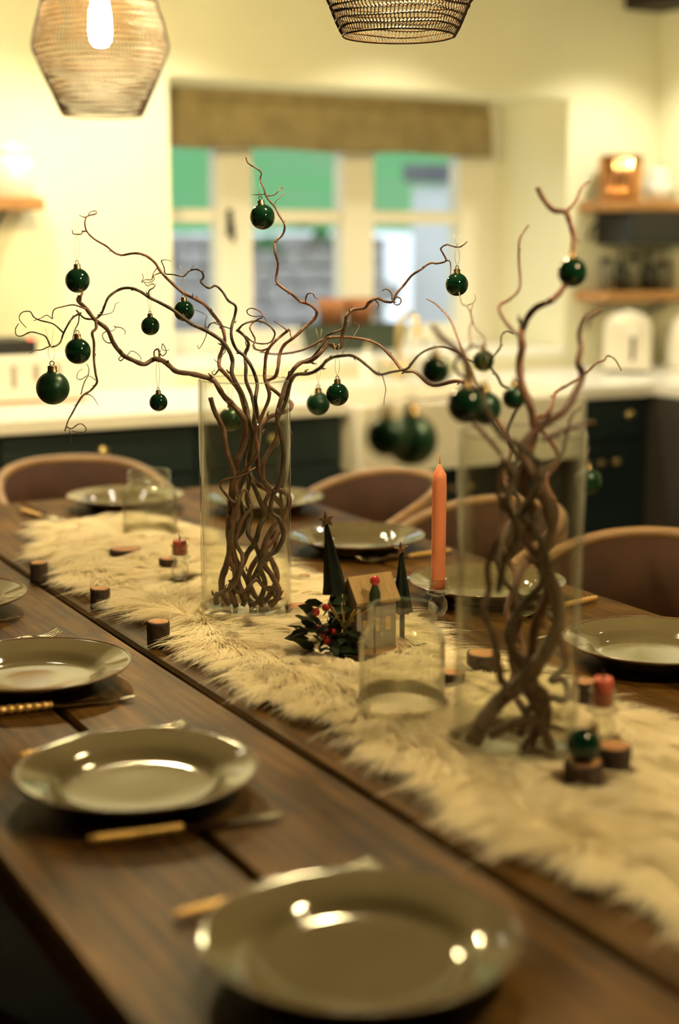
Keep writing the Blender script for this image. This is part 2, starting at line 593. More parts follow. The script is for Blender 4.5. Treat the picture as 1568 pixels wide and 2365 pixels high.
MB().add([(-1.06, -0.68, 1.80), (1.7, -0.68, 1.80), (1.7, -0.06, 1.83), (-1.06, -0.06, 1.83), (-1.06, -0.68, 1.92), (1.7, -0.68, 1.92), (1.7, -0.06, 1.95), (-1.06, -0.06, 1.95)],
         [(3, 2, 1, 0), (4, 5, 6, 7), (0, 1, 5, 4), (1, 2, 6, 5), (2, 3, 7, 6), (3, 0, 4, 7)]).build('roof', M['slate'], ob)
MB().box((-0.98, -0.63, 1.50), (1.2, -0.601, 1.54)).build('fascia', M['slate'], ob)


def leaf_clump(name, loc, r, n, m, label, cat, group, size=0.06):
    mb = MB()
    for i in range(n):
        a, e = random.uniform(0, 2 * math.pi), random.uniform(-0.2, 1.3)
        d = Vector((math.cos(a) * math.cos(e), math.sin(a) * math.cos(e), math.sin(e)))
        c = d * r * random.uniform(0.4, 1.0)
        u = d.cross(Vector((0, 0, 1)))
        u = u.normalized() if u.length > .01 else Vector((1, 0, 0))
        w = u.cross(d)
        s = size * random.uniform(.7, 1.2)
        tip = d * s + w * s * random.uniform(-.3, .5)
        mb.add([c, c + tip * .5 + u * s * .28 + w * s * .05, c + tip, c + tip * .5 - u * s * .28 + w * s * .05], [(0, 1, 2, 3)], True)
    o = mb.build(name, m, None, loc)
    return tag(o, label, cat, group)


for k, (px, py, r, lab) in enumerate(((612, 585, .09, 'small green plant growing low in the garden wall, left of centre'),
                                      (698, 530, .05, 'tiny green tuft near the top of the garden wall'),
                                      (745, 560, .06, 'green tuft rooted in the garden wall above the trough'))):
    d = pix(px, py)
    p = CAM + d * ((8.9 - CAM.y) / d.y) if k < 3 else CAM + d * ((8.2 - CAM.y) / d.y)
    leaf_clump('garden_plant', p, r, 60, M['leaf_bright'], lab, 'plant', 'plants outside the window', 0.07)

# ------------------------------------------------------------------ kitchen: base units, worktops, sink
FY = 4.10       # cabinet fronts, back run
CT = 0.89       # worktop height


def knob(parent, loc, axis='y', r=0.016):
    mb = MB()
    mb.lathe([(0, 0), (r * .55, 0), (r * .45, .012), (r, .018), (r, .026), (r * .6, .031), (0, .032)], 20)
    o = mb.build('knob', M['brass'], parent, loc)
    o.rotation_euler = (R_(90), 0, 0) if axis == 'y' else (0, R_(-90), 0)
    return o


def unit(x0, x1, label, drawer=True, kx=None, z1=0.85, m='cabinet'):
    u = empty('base_cabinet', ((x0 + x1) / 2, FY, 0), 0, label, 'cabinet', 'base cabinets along the window wall')
    w = (x1 - x0) / 2
    MB().box((-w + .001, 0.02, 0.10), (w - .001, 0.66, z1)).build('body', M[m], u)
    MB().box((-w + .001, 0.07, 0.0), (w - .001, 0.62, 0.10)).build('plinth', M['black'], u)
    kx = 0 if kx is None else kx - (x0 + x1) / 2
    if drawer:
        d = MB().box((-w + .004, 0, 0.70), (w - .004, 0.02, z1 - 0.008)).build('drawer', M[m], u, bevel=0.003)
        knob(d, (kx, 0, 0.785))
        top = 0.692
    else:
        top = z1 - 0.008
    for s in (-1, 1):
        xa, xb = (-w + .004, -.002) if s < 0 else (.002, w - .004)
        dr = MB().box((xa, 0, 0.11), (xb, 0.02, top)).build('door', M[m], u, bevel=0.003)
        pn = MB().box((xa + .05, -0.004, 0.17), (xb - .05, 0.0, top - .06)).build('panel', M[m], dr, bevel=0.003)
        knob(dr, (s * 0.035, 0, top - .07), r=0.012)
    return u


unit(0.55, 1.15, 'dark green base cabinet at the far left edge of the picture')
unit(1.152, 1.748, 'dark green base cabinet with brass drawer knob behind the end-of-table chair')
unit(1.75, 2.248, 'dark green base cabinet directly left of the white sink')
unit(2.25, 3.118, 'dark green cabinet beneath the white sink', drawer=False, z1=0.66)
unit(3.12, 3.478, 'narrow dark green base cabinet right of the sink, brass knob', kx=3.385)
# right-hand run, fronts facing left
ru = empty('base_cabinet', (3.48, 3.55, 0), 0, 'charcoal base cabinet run along the right-hand wall', 'cabinet')
MB().box((0.02, -0.65, 0.10), (0.585, 0.545, 0.85)).build('body', M['cabinet_grey'], ru)
MB().box((0.07, -0.65, 0.0), (0.58, 0.545, 0.10)).build('plinth', M['black'], ru)
for k in range(2):
    MB().box((0, -0.648 + k * 0.6, 0.11), (0.02, -0.052 + k * 0.6, 0.842)).build('door', M['cabinet_grey'], ru, bevel=0.003)
cp = MB().box((3.50, 4.10, 0.10), (4.06, 4.78, 0.85)).build('corner_cabinet', M['cabinet_grey'])
tag(cp, 'charcoal corner cabinet where the two worktops meet', 'cabinet')

wl = MB().box((-0.4, 4.06, 0.85), (2.248, WY - .002, CT)).build('worktop', M['worktop'], bevel=0.004)
tag(wl, 'white stone worktop running left from the sink', 'worktop')
ws = MB().box((2.25, 4.56, 0.85), (3.118, WY - .002, CT)).build('worktop', M['worktop'], bevel=0.003)
tag(ws, 'narrow white worktop strip behind the sink under the window', 'worktop')
wr = MB().add([(3.12, 4.06, .85), (3.478, 4.06, .85), (3.478, 2.86, .85), (4.068, 2.86, .85), (4.068, WY - .002, .85), (3.12, WY - .002, .85),
               (3.12, 4.06, CT), (3.478, 4.06, CT), (3.478, 2.86, CT), (4.068, 2.86, CT), (4.068, WY - .002, CT), (3.12, WY - .002, CT)],
              [(5, 4, 3, 2, 1, 0), (6, 7, 8, 9, 10, 11), (0, 1, 7, 6), (1, 2, 8, 7), (2, 3, 9, 8), (3, 4, 10, 9), (4, 5, 11, 10), (5, 0, 6, 11)]).build('worktop', M['worktop'], bevel=0.003)
tag(wr, 'L-shaped white stone worktop in the right-hand corner', 'worktop')

sk = empty('butler_sink', (2.684, 4.26, 0.665), 0, 'large white ceramic butler sink below the window', 'sink')
sm = MB()
ox, oy0, oy1, th, zt = 0.428, -0.28, 0.295, 0.03, 0.215
sm.box((-ox, oy0, 0), (ox, oy1, 0.03))
sm.box((-ox, oy0, 0.03), (ox, oy0 + th, zt))
sm.box((-ox, oy1 - th, 0.03), (ox, oy1, zt))
sm.box((-ox, oy0 + th, 0.03), (-ox + th, oy1 - th, zt))
sm.box((ox - th, oy0 + th, 0.03), (ox, oy1 - th, zt))
sm.build('basin', M['ceramic'], sk, bevel=0.006)
MB().lathe([(0, .031), (.04, .031), (.045, .034), (.03, .036), (0, .036)], 24).build('drain', M['brass'], sk)

tp = empty('mixer_tap', (2.80, 4.68, CT), 0, 'brass swan-neck mixer tap behind the sink', 'tap')
MB().lathe([(0, 0), (.026, 0), (.026, .01), (.016, .02), (.013, .06), (0, .06)], 20).build('base', M['brass'], tp)
MB().tube(catmull([(0, 0, .05), (0, 0, .17), (0, -.02, .215), (0, -.07, .235), (0, -.12, .215), (0, -.135, .16)], 6), 0.011, 10).build('spout', M['brass'], tp)
for s in (-1, 1):
    MB().tube([(0, 0, .045), (s * .04, 0, .055), (s * .065, 0, .06)], [.008, .007, .010], 8).build('handle', M['brass'], tp)
for px, lab in ((905, 'small white soap bottle left of the brass tap'), (978, 'small white soap bottle right of the brass tap')):
    x = {905: 2.69, 978: 2.93}[px]
    b_ = empty('soap_bottle', (x, 4.72, CT), 0, lab, 'bottle', 'soap bottles by the sink')
    MB().lathe([(0, 0), (.028, 0), (.03, .01), (.03, .075), (.022, .09), (.010, .096), (.010, .11), (0, .11)], 24).build('body', M['white'], b_)
    MB().tube([(0, 0, .108), (0, 0, .128), (0, -.03, .128)], .005, 8).build('pump', M['black' if px == 978 else 'brass'], b_)

# trough with terracotta pots on the sill
tr = empty('planter_trough', (2.82, 5.05, RZ0), 0, 'dark zinc trough on the window sill', 'planter')
t_ = MB()
t_.add([(-.175, -.06, 0), (.175, -.06, 0), (.175, .06, 0), (-.175, .06, 0), (-.20, -.075, .10), (.20, -.075, .10), (.20, .075, .10), (-.20, .075, .10),
        (-.19, -.065, .10), (.19, -.065, .10), (.19, .065, .10), (-.19, .065, .10), (-.17, -.055, .012), (.17, -.055, .012), (.17, .055, .012), (-.17, .055, .012)],
       [(3, 2, 1, 0), (0, 1, 5, 4), (1, 2, 6, 5), (2, 3, 7, 6), (3, 0, 4, 7), (4, 5, 9, 8), (5, 6, 10, 9), (6, 7, 11, 10), (7, 4, 8, 11), (8, 9, 13, 12), (9, 10, 14, 13), (10, 11, 15, 14), (11, 8, 12, 15), (12, 13, 14, 15)])
t_.build('trough_body', M['trough'], tr)
for k, x in enumerate((-0.095, 0.025)):
    p = empty('terracotta_pot', (2.82 + x, 5.05, RZ0 + .013), 0, 'terracotta pot in the zinc trough, ' + ('left one' if k == 0 else 'right one'), 'pot', 'pots in the trough')
    MB().lathe([(0, 0), (.036, 0), (.05, .135), (.055, .135), (.056, .185), (.046, .185), (.042, .13), (.03, .12), (0, .12)], 28).build('pot_body', M['terracotta'], p)

# ------------------------------------------------------------------ shelves and what stands on them
def shelf(name, x0, x1, z, label):
    s = empty(name, ((x0 + x1) / 2, WY, z), 0, label, 'shelf', 'oak wall shelves')
    w = (x1 - x0) / 2
    MB().box((-w, -0.21, -0.038), (w, -0.002, 0)).build('board', M['shelf'], s, bevel=0.004)
    for sx in (-1, 1):
        MB().tube([(sx * w * .7, -.004, -.15), (sx * w * .7, -.02, -.10), (sx * w * .7, -.16, -.042)], .007, 8).build('bracket', M['black'], s)
    return s


shelf('wall_shelf', 0.69, 1.465, 1.515, 'oak wall shelf on the left beside the window')
shelf('wall_shelf', 3.68, 4.066, 1.535, 'upper oak wall shelf in the right-hand corner')
shelf('wall_shelf', 3.68, 4.066, 1.19, 'lower oak wall shelf in the right-hand corner')
wbx = empty('storage_canister', (1.395, 4.69, 1.515), 0, 'white canister standing on the left wall shelf', 'canister')
MB().lathe([(0, 0), (.062, 0), (.066, .006), (.066, .125), (.06, .132), (0, .132)], 32).build('body', M['white'], wbx)
MB().lathe([(0, .133), (.064, .133), (.064, .15), (.015, .155), (.012, .168), (0, .17)], 32).build('lid', M['white'], wbx)
cc = empty('copper_planter', (3.80, 4.685, 1.535), 0, 'fluted copper pot on the upper right shelf', 'pot')
wobf = lambda a, z: 1 + 0.025 * math.cos(a * 22)
MB().lathe([(0, 0), (.078, 0), (.08, .006), (.082, .175), (.078, .175), (.074, .01), (0, .01)], 132, wob=wobf).build('pot_body', M['copper'], cc)
jg = empty('white_jug', (3.965, 4.66, 1.535), 0, 'white jug beside the copper pot on the shelf', 'jug')
MB().lathe([(0, 0), (.04, 0), (.055, .03), (.055, .07), (.035, .105), (.045, .125), (.04, .125), (.03, .105), (0, .06)], 28).build('body', M['white'], jg)
MB().tube(catmull([(.03, 0, .11), (.075, 0, .10), (.08, 0, .06), (.05, 0, .035)], 5), .006, 8).build('handle', M['white'], jg)
bx = empty('hanging_rack', (3.915, 4.68, 1.35), 0, 'black box-shaped rack fixed under the upper shelf', 'rack')
b2 = MB().box((-.145, -.11, .02), (.145, .11, .03)).box((-.145, -.11, .03), (-.135, .11, .146)).box((.135, -.11, .03), (.145, .11, .146)).box((-.135, .10, .03), (.135, .11, .146))
b2.build('rack_frame', M['black'], bx)
MB().box((-.133, -.108, .032), (.133, -.10, .144)).build('rack_front', M['black'], bx)
for k, (x, h, r, m, lab) in enumerate(((3.73, .13, .026, 'jar_grey', 'grey-green storage jar at the left end of the lower shelf'),
                                       (3.80, .15, .024, 'dark_bottle', 'black bottle second from the left on the lower shelf'),
                                       (3.868, .14, .030, 'jar_grey', 'grey jar in the middle of the lower shelf'),
                                       (3.94, .15, .028, 'dark_bottle', 'dark bottle fourth along on the lower shelf'),
                                       (4.015, .12, .032, 'jar_grey', 'squat grey jar at the corner end of the lower shelf'))):
    b_ = empty('shelf_jar' if m == 'jar_grey' else 'shelf_bottle', (x, 4.67, 1.19), 0, lab, 'jar' if m == 'jar_grey' else 'bottle', 'jars on the lower shelf')
    if m == 'jar_grey':
        MB().lathe([(0, 0), (r, 0), (r, h * .8), (r * .85, h * .84), (0, h * .84)], 24).build('body', M[m], b_)
        MB().lathe([(0, h * .841), (r * .95, h * .841), (r * .95, h), (0, h)], 24).build('lid', M['black'], b_)
    else:
        MB().lathe([(0, 0), (r, 0), (r, h * .6), (r * .4, h * .78), (r * .4, h * .93), (0, h * .93)], 24).build('body', M[m], b_)
        MB().lathe([(0, h * .931), (r * .45, h * .931), (r * .45, h), (0, h)], 20).build('cap', M['black'], b_)


def toaster(loc, rz, label, kind):
    t = empty(kind, loc, rz, label, kind, 'cream retro appliances in the corner')
    if kind == 'toaster':
        w, d, h = .088, .14, .235
        prof = []
        for i in range(13):
            a = math.pi * i / 12
            prof.append((-w * math.cos(a), h - w * .8 + w * .8 * math.sin(a)))
        prof = [(-w, .012)] + prof + [(w, .012)]
        mb = MB()
        n = len(prof)
        mb.add([(x, -d, z) for x, z in prof] + [(x, d, z) for x, z in prof],
               [tuple(range(n))] + [tuple(range(2 * n - 1, n - 1, -1))] + [(i, i + n, (i + 1) % n + n, (i + 1) % n) for i in range(n)], True)
        mb.build('body', M['enamel'], t, bevel=.01)
        MB().box((.012, -d - .003, .05), (.026, -d + .001, .15)).build('lever_slot', M['black'], t)
        MB().ball((.019, -d - .014, .155), .014, 16, 10).build('lever_knob', M['white'], t)
        MB().box((-w + .01, -d + .01, 0), (w - .01, d - .01, .0125)).build('base', M['black'], t)
        for s in (-.03, .03):
            MB().box((s - .012, -d * .75, h - .004), (s + .012, d * .75, h + .001)).build('bread_slot', M['black'], t)
    else:
        MB().lathe([(0, 0), (.085, 0), (.085, .02), (.082, .024), (.075, .12), (.055, .19), (.03, .21), (0, .215)], 36).build('body', M['enamel'], t)
        MB().lathe([(0, .214), (.012, .214), (.016, .23), (.008, .24), (0, .242)], 16).build('lid_knob', M['black'], t)
        MB().tube(catmull([(0, .05, .19), (0, .11, .20), (0, .125, .13), (0, .085, .06)], 5), .010, 8).build('handle', M['black'], t)
        MB().tube([(0, -.06, .12), (0, -.10, .17)], [.022, .014], 10).build('spout', M['enamel'], t)
    return t


toaster((3.735, 4.535, CT), R_(-38), 'cream retro toaster with dark lever slot on the corner worktop', 'toaster')
toaster((3.980, 4.470, CT), R_(170), 'cream kettle at the right edge in front of the corner shelves', 'kettle')
# appliance on the left worktop
ap = empty('coffee_machine', (1.33, 4.58, CT), 0, 'white countertop machine with black top and red light', 'appliance')
MB().box((-.24, -.11, .01), (.23, .13, .15)).build('body', M['enamel'], ap, bevel=.012)
MB().box((-.24, -.10, .151), (.06, .12, .195)).build('top', M['black'], ap, bevel=.006)
MB().lathe([(0, 0), (.007, 0), (.007, .006), (0, .008)], 14).build('indicator_light', M['red_led'], ap, (.045, -.09, .196))
for x in (-.02, .05, .12):
    MB().box((x - .008, -.113, .05 if x != .05 else .07), (x + .008, -.109, .12)).build('vent_slot', M['house_grey'], ap)
MB().box((-.22, -.10, 0), (.21, .12, .0105)).build('base', M['shelf'], ap)

# ------------------------------------------------------------------ dining table
TX0, TX1, TY0, TY1 = 0.392, 1.678, 0.35, 3.55
tab = empty('dining_table', ((TX0 + TX1) / 2, (TY0 + TY1) / 2, 0), 0, 'long farmhouse dining table of aged oak planks', 'table')
cxT, cyT = (TX0 + TX1) / 2, (TY0 + TY1) / 2
edges = [TX0, 0.602, 0.824, 1.048, 1.262, 1.472, TX1]
gaps = [0, .0095, .0095, .0045, .004, .005, 0]
for i in range(6):
    a, b = edges[i] + gaps[i] / 2 - cxT, edges[i + 1] - gaps[i + 1] / 2 - cxT
    n = 28
    vs_, fs = [], []
    zt = T + random.uniform(-.0012, .0002)
    ph = random.uniform(0, 6)
    c = 0.006
    for j in range(n + 1):
        y = TY0 + (TY1 - TY0) * j / n - cyT
        ya = .0016 * math.sin(y * 2.3 + i * 2) - .010 * (1 - ((y - 0.0) / 1.6) ** 2) * (1 if i == 2 else 0)
        yb = .0016 * math.sin(y * 2.3 + (i + 1) * 2) - .010 * (1 - ((y - 0.0) / 1.6) ** 2) * (1 if i == 1 else 0)
        vs_ += [(a + ya, y, T - .045), (a + ya, y, zt - c), (a + ya + c * .7, y, zt), (b + yb - c * .7, y, zt), (b + yb, y, zt - c), (b + yb, y, T - .045)]
    for j in range(n):
        o = j * 6
        for k in range(6):
            k2 = (k + 1) % 6
            fs.append((o + k, o + k2, o + 6 + k2, o + 6 + k))
    fs.append((5, 4, 3, 2, 1, 0))
    o = n * 6
    fs.append((o, o + 1, o + 2, o + 3, o + 4, o + 5))
    MB().add(vs_, [tuple(reversed(f)) for f in fs]).build('plank', M['table'], tab)
W2, L2 = (TX1 - TX0) / 2, (TY1 - TY0) / 2
for s in (-1, 1):
    MB().box((s * (W2 - .10) - .0125, -L2 + .15, T - .145), (s * (W2 - .10) + .0125, L2 - .15, T - .0455)).build('apron', M['table'], tab)
    MB().box((-W2 + .12, s * (L2 - .14) - .0125, T - .145), (W2 - .12, s * (L2 - .14) + .0125, T - .0455)).build('apron', M['table'], tab)
    for s2 in (-1, 1):
        MB().box((s * (W2 - .12) - .045, s2 * (L2 - .17) - .045, 0), (s * (W2 - .12) + .045, s2 * (L2 - .17) + .045, T - .046)).build('leg', M['table'], tab, bevel=.006)


# ------------------------------------------------------------------ chairs: tub-backed, facing local -Y
def make_chair():
    ch = empty('tub_chair', (0, 0, 0))
    r, th = .210, .022
    half = R_(98)
    n = 40
    def ztop(t):            # t in -1..1
        return .800 - .085 * abs(t) ** 2.6
    def shell(ri, ro, zlo, zhi, mb):
        vs_, fs = [], []
        for i in range(n + 1):
            t = -1 + 2 * i / n
            a = math.pi / 2 + t * half
            for (rr, zz) in ((ri, zlo), (ri, zhi(t)), (ro, zhi(t)), (ro, zlo)):
                f = 1 + .06 * (zz - .47) / .35
                vs_.append((rr * f * math.cos(a), rr * f * 1.0 * math.sin(a), zz))
        for i in range(n):
            for k in range(4):
                k2 = (k + 1) % 4
                fs.append((i * 4 + k, i * 4 + k2, (i + 1) * 4 + k2, (i + 1) * 4 + k))
        fs.append((3, 2, 1, 0))
        fs.append((n * 4, n * 4 + 1, n * 4 + 2, n * 4 + 3))
        return mb.add(vs_, fs, True)
    shell(r - .018, r - .0005, .475, lambda t: ztop(t) - .002, MB()).build('inner_back', M['chair_leather'], ch)
    shell(r, r + .014, .43, lambda t: ztop(t) - .002, MB()).build('outer_back', M['chair_shell'], ch)
    rim = []
    for i in range(n + 1):
        t = -1 + 2 * i / n
        a = math.pi / 2 + t * half
        f = 1 + .06 * (ztop(t) - .47) / .35
        rim.append(((r - .001) * f * math.cos(a), (r - .001) * f * math.sin(a), ztop(t) + .004))
    MB().tube(rim, .0135, 8).build('top_rim', M['chair_wood'], ch)
    MB().lathe([(0, .415), (.175, .415), (.190, .425), (.192, .455), (.17, .473), (0, .478)], 40).build('seat', M['chair_leather'], ch)
    for sx in (-1, 1):
        for sy in (-1, 1):
            MB().tube([(sx * .125, sy * .125, .42), (sx * .165, sy * .165, 0)], [.019, .012], 10).build('leg', M['chair_shell'], ch)
    return ch


chair0 = make_chair()
chair_spots = [
    ((1.745, 3.15), -90, 'brown tub chair on the right side nearest the far end of the table'),
    ((1.745, 2.66), -90, 'dark brown tub chair right of the table, behind the coral candle'),
    ((1.790, 2.175), -82, 'dark brown tub chair filling the right edge of the picture'),
    ((1.240, 3.625), 0, 'brown tub chair at the far end of the table, left of the vase'),
    ((0.755, 3.62), 0, 'brown tub chair at the far end, cut off by the left edge'),
    ((0.29, 1.56), 90, 'brown tub chair tucked under the left side of the table'),
    ((0.28, 1.06), 90, 'brown tub chair at the bottom left under the nearest plate'),
]
for k, ((x, y), rz, lab) in enumerate(chair_spots):
    c = chair0 if k == 0 else copy_tree(chair0)
    c.location = (x, y, 0)
    c.rotation_euler = (0, 0, R_(rz))
    tag(c, lab, 'chair', 'tub chairs around the dining table')


# ------------------------------------------------------------------ plates and cutlery
def make_plate():
    p = empty('dinner_plate', (0, 0, 0))
    top = [(0, .0095), (.04, .0095), (.078, .0092), (.088, .0105), (.094, .0145), (.099, .0205), (.106, .0238), (.120, .0280), (.134, .0325), (.1375, .0335)]
    und = [(.139, .0325), (.138, .0308), (.120, .0235), (.104, .0185), (.094, .0085), (.085, .004), (.080, .0005), (.074, .0005), (.072, .0035), (0, .0035)]
    MB().lathe(list(reversed(und)) + list(reversed(top)), 72).build('dish', M['plate'], p)
    ring = [(.1385 * math.cos(2 * math.pi * k / 72), .1385 * math.sin(2 * math.pi * k / 72), .0334) for k in range(73)]
    MB().tube(ring, .0015, 6, cap=False).build('rim', M['plate_rim'], p)
    return p


plate0 = make_plate()
left_Y = [1.062, 1.552, 2.031, 2.52]
right_Y = [1.704, 2.165, 2.641, 3.150]
plate_spots = [((.600, 1.062), 'stoneware dinner plate nearest the camera at the bottom'),
               ((.582, 1.552), 'stoneware dinner plate second from the front, left row'),
               ((.608, 2.031), 'stoneware dinner plate third along the left row, cut by the left edge'),
               ((.602, 2.52), 'stoneware dinner plate farthest along the left row, only its rim showing'),
               ((1.478, 1.704), 'stoneware dinner plate at the right edge, nearest in the right row'),
               ((1.484, 2.165), 'stoneware dinner plate seen through the nearer vase'),
               ((1.484, 2.641), 'stoneware dinner plate between the farther vase and the coral candle'),
               ((1.520, 3.155), 'stoneware dinner plate half hidden behind the farther vase'),
               ((1.240, 3.340), 'stoneware dinner plate at the far end behind the small jar')]
for k, ((x, y), lab) in enumerate(plate_spots):
    p = plate0 if k == 0 else copy_tree(plate0)
    p.location = (x, y, T + .0008)
    tag(p, lab, 'plate', 'dinner plates on the table')


def make_knife():
    k = empty('table_knife', (0, 0, 0))
    pts, rad = [], []
    for i in range(41):
        t = i / 40
        pts.append((-.108 + .104 * t, 0, .0062))
        rad.append(.0048 + .0011 * math.sin(t * math.pi) + .0009 * math.cos(t * 2 * math.pi * 9))
    rad[0] = rad[-1] = .003
    MB().tube(pts, rad, 10).build('handle', M['gold'], k)
    out = [(-.004, -.004), (.02, -.0075), (.06, -.0085), (.095, -.006), (.112, .001), (.108, .004), (.06, .005), (-.004, .004)]
    n = len(out)
    MB().add([(x, y, .0045) for x, y in out] + [(x, y, .0060) for x, y in out], [tuple(range(n - 1, -1, -1)), tuple(range(n, 2 * n))] + [(i, (i + 1) % n, (i + 1) % n + n, i + n) for i in range(n)]).build('blade', M['steel'], k)
    return k


def make_fork():
    k = empty('table_fork', (0, 0, 0))
    pts, rad = [], []
    for i in range(41):
        t = i / 40
        pts.append((-.108 + .104 * t, 0, .0062))
        rad.append(.0046 + .0010 * math.sin(t * math.pi) + .0009 * math.cos(t * 2 * math.pi * 9))
    rad[0] = rad[-1] = .003
    MB().tube(pts, rad, 10).build('handle', M['gold'], k)
    MB().tube(catmull([(-.006, 0, .006), (.02, 0, .009), (.045, 0, .012)], 4), .0032, 8).build('neck', M['steel'], k)
    h = MB()
    o1 = [(.042, -.0035), (.055, -.011), (.066, -.0115), (.066, .0115), (.055, .011), (.042, .0035)]
    n = len(o1)
    h.add([(x, y, .0105 - (x - .042) * .1) for x, y in o1] + [(x, y, .0128 - (x - .042) * .1) for x, y in o1], [tuple(range(n - 1, -1, -1)), tuple(range(n, 2 * n))] + [(i, (i + 1) % n, (i + 1) % n + n, i + n) for i in range(n)])
    h.build('head', M['steel'], k)
    for q in range(4):
        y = -.0098 + q * .00653
        MB().tube([(.064, y, .0095), (.09, y, .0065), (.106, y, .0105), (.114, y, .014)], [.0017, .0016, .0012, .0006], 6).build('tine', M['steel'], k)
    return k


kn0, fk0 = make_knife(), make_fork()
kn = [((.588, 1.421), -8, 'knife with ribbed gold handle in front of the second plate, left row'),
      ((.600, 1.908), -8, 'knife with ribbed gold handle in front of the third plate, left row'),
      ((.592, 2.418), -4, 'knife beside the farthest plate of the left row'),
      ((1.49, 1.885), 184, 'knife just behind the plate at the right edge'),
      ((1.50, 2.352), 183, 'knife behind the plate seen through the nearer vase'),
      ((1.49, 2.815), 182, 'knife behind the plate by the coral candle')]
fk = [((.600, 1.228), 2, 'fork with ribbed gold handle behind the nearest plate'),
      ((.604, 1.732), 2, 'fork hidden partly behind the second plate, left row'),
      ((.612, 2.240), 12, 'fork whose tine tips show behind the third plate, left row'),
      ((1.535, 2.028), 192, 'fork on the right of the nearer vase, between two plates'),
      ((1.53, 2.520), 182, 'fork right of the dark ornament tree, by the candle'),
      ((1.02, 3.30), -80, 'fork left of the plate at the far end of the table')]
for k, ((x, y), rz, lab) in enumerate(kn):
    o = kn0 if k == 0 else copy_tree(kn0)
    o.location, o.rotation_euler = (x, y, T + .0005), (0, 0, R_(rz))
    tag(o, lab, 'knife', 'knives on the table')
for k, ((x, y), rz, lab) in enumerate(fk):
    o = fk0 if k == 0 else copy_tree(fk0)
    o.location, o.rotation_euler = (x, y, T + .0005), (0, 0, R_(rz))
    tag(o, lab, 'fork', 'forks on the table')

# ------------------------------------------------------------------ sheepskin runner
V1 = Vector((1.035, 2.222, T + .012))      # farther vase (in focus)
V2 = Vector((1.030, 1.436, T + .012))      # nearer vase
J1 = Vector((1.147, 2.945, T + .012))      # far jar
J2 = Vector((1.003, 1.662, T + .012))      # near jar
H1 = Vector((1.012, 2.455, T + .012))      # stub candle holders
H2 = Vector((1.118, 1.380, T + .012))
HC_ = Vector((1.300, 2.040, T + .001))     # tall candle
ORN = on_z(812, 1532, T)                   # village ornament
logs = [  # px, py of base centre, radius, height, label
    (90, 1342, .0175, .036, 'little bark-covered log at the far left edge of the runner'),
    (232, 1405, .0175, .036, 'little bark-covered log half buried in fur, second along the left edge'),
    (367, 1490, .0185, .039, 'little bark-covered log by the dark table gap, nearest on the left edge'),
    (290, 1290, .0300, .020, 'flat wide log slice on the fur left of the farther vase'),
    (389, 1328, .0170, .032, 'little log behind the small glass candle holder'),
    (700, 1424, .0290, .018, 'flat log slice lying right of the farther vase foot'),
    (703, 1342, .0100, .012, 'tiny log slice at the right edge of the fur behind the vase'),
    (1115, 1560, .0250, .034, 'log slice behind the nearer vase on the right edge of the fur'),
    (1345, 1835, .0230, .040, 'log under the green bauble at the lower right'),
    (1412, 1808, .0210, .046, 'taller log standing beside the bauble at the lower right'),
    (1352, 1640, .0180, .040, 'log with orange cut face behind the rose candle stub'),
    (1045, 1600, .0170, .030, 'log between the near jar and the nearer vase'),
]
log_z = [T + .0008 if k in (0, 1, 2) else T + .0105 for k in range(len(logs))]     # the left three stand on the bare wood
log_pos = [on_z(l[0], l[1], z_) for l, z_ in zip(logs, log_z)]
excl = [(V1, .072), (V2, .072), (J1, .05), (J2, .052), (H1, .022), (H2, .022), (HC_, .03), (ORN, .06)] + [(p, l[2] * .9) for p, l in zip(log_pos, logs)]

FY0, FY1 = 0.55, 3.13


def fur_edge(y):
    l = .892 + .016 * np.sin(y * 9.0) + .012 * np.sin(y * 23 + 1) + np.where(y > 2.9, (y - 2.9) ** 1.5 * .9, 0) + np.where(y < 1.4, (1.4 - y) * .07, 0)
    r = 1.225 + .016 * np.sin(y * 8.0 + 2) + .012 * np.sin(y * 21 + 3) - np.where(y > 2.95, (y - 2.95) ** 1.5 * .8, 0)
    return l, r


def fur_h(x, y):
    l, r = fur_edge(y)
    t = np.clip((x - l) / (r - l), 0, 1)
    return T + .002 + .010 * np.clip(np.minimum(t, 1 - t) * 7, 0, 1) + .004 * (np.sin(x * 31 + y * 17) * np.sin(y * 26 - x * 9) * .5 + .5)


sheep = empty('sheepskin_runner', (1.04, 1.85, T), 0, 'long shaggy cream sheepskin runner down the middle of the table', 'fur runner')
ny, nx = 110, 16
Y = np.linspace(FY0, FY1, ny)
vs_ = []
for y in Y:
    l, r = fur_edge(np.array([y]))
    for i in range(nx):
        x = l[0] + (r[0] - l[0]) * i / (nx - 1)
        h = float(fur_h(np.array([x]), np.array([y]))[0]) if 0 < i < nx - 1 else T + .0012
        vs_.append((x - 1.04, y - 1.85, h - T - .001))
fs = [(j * nx + i, j * nx + i + 1, (j + 1) * nx + i + 1, (j + 1) * nx + i) for j in range(ny - 1) for i in range(nx - 1)]
MB().add(vs_, fs, True).build('hide', M['hide'], sheep)


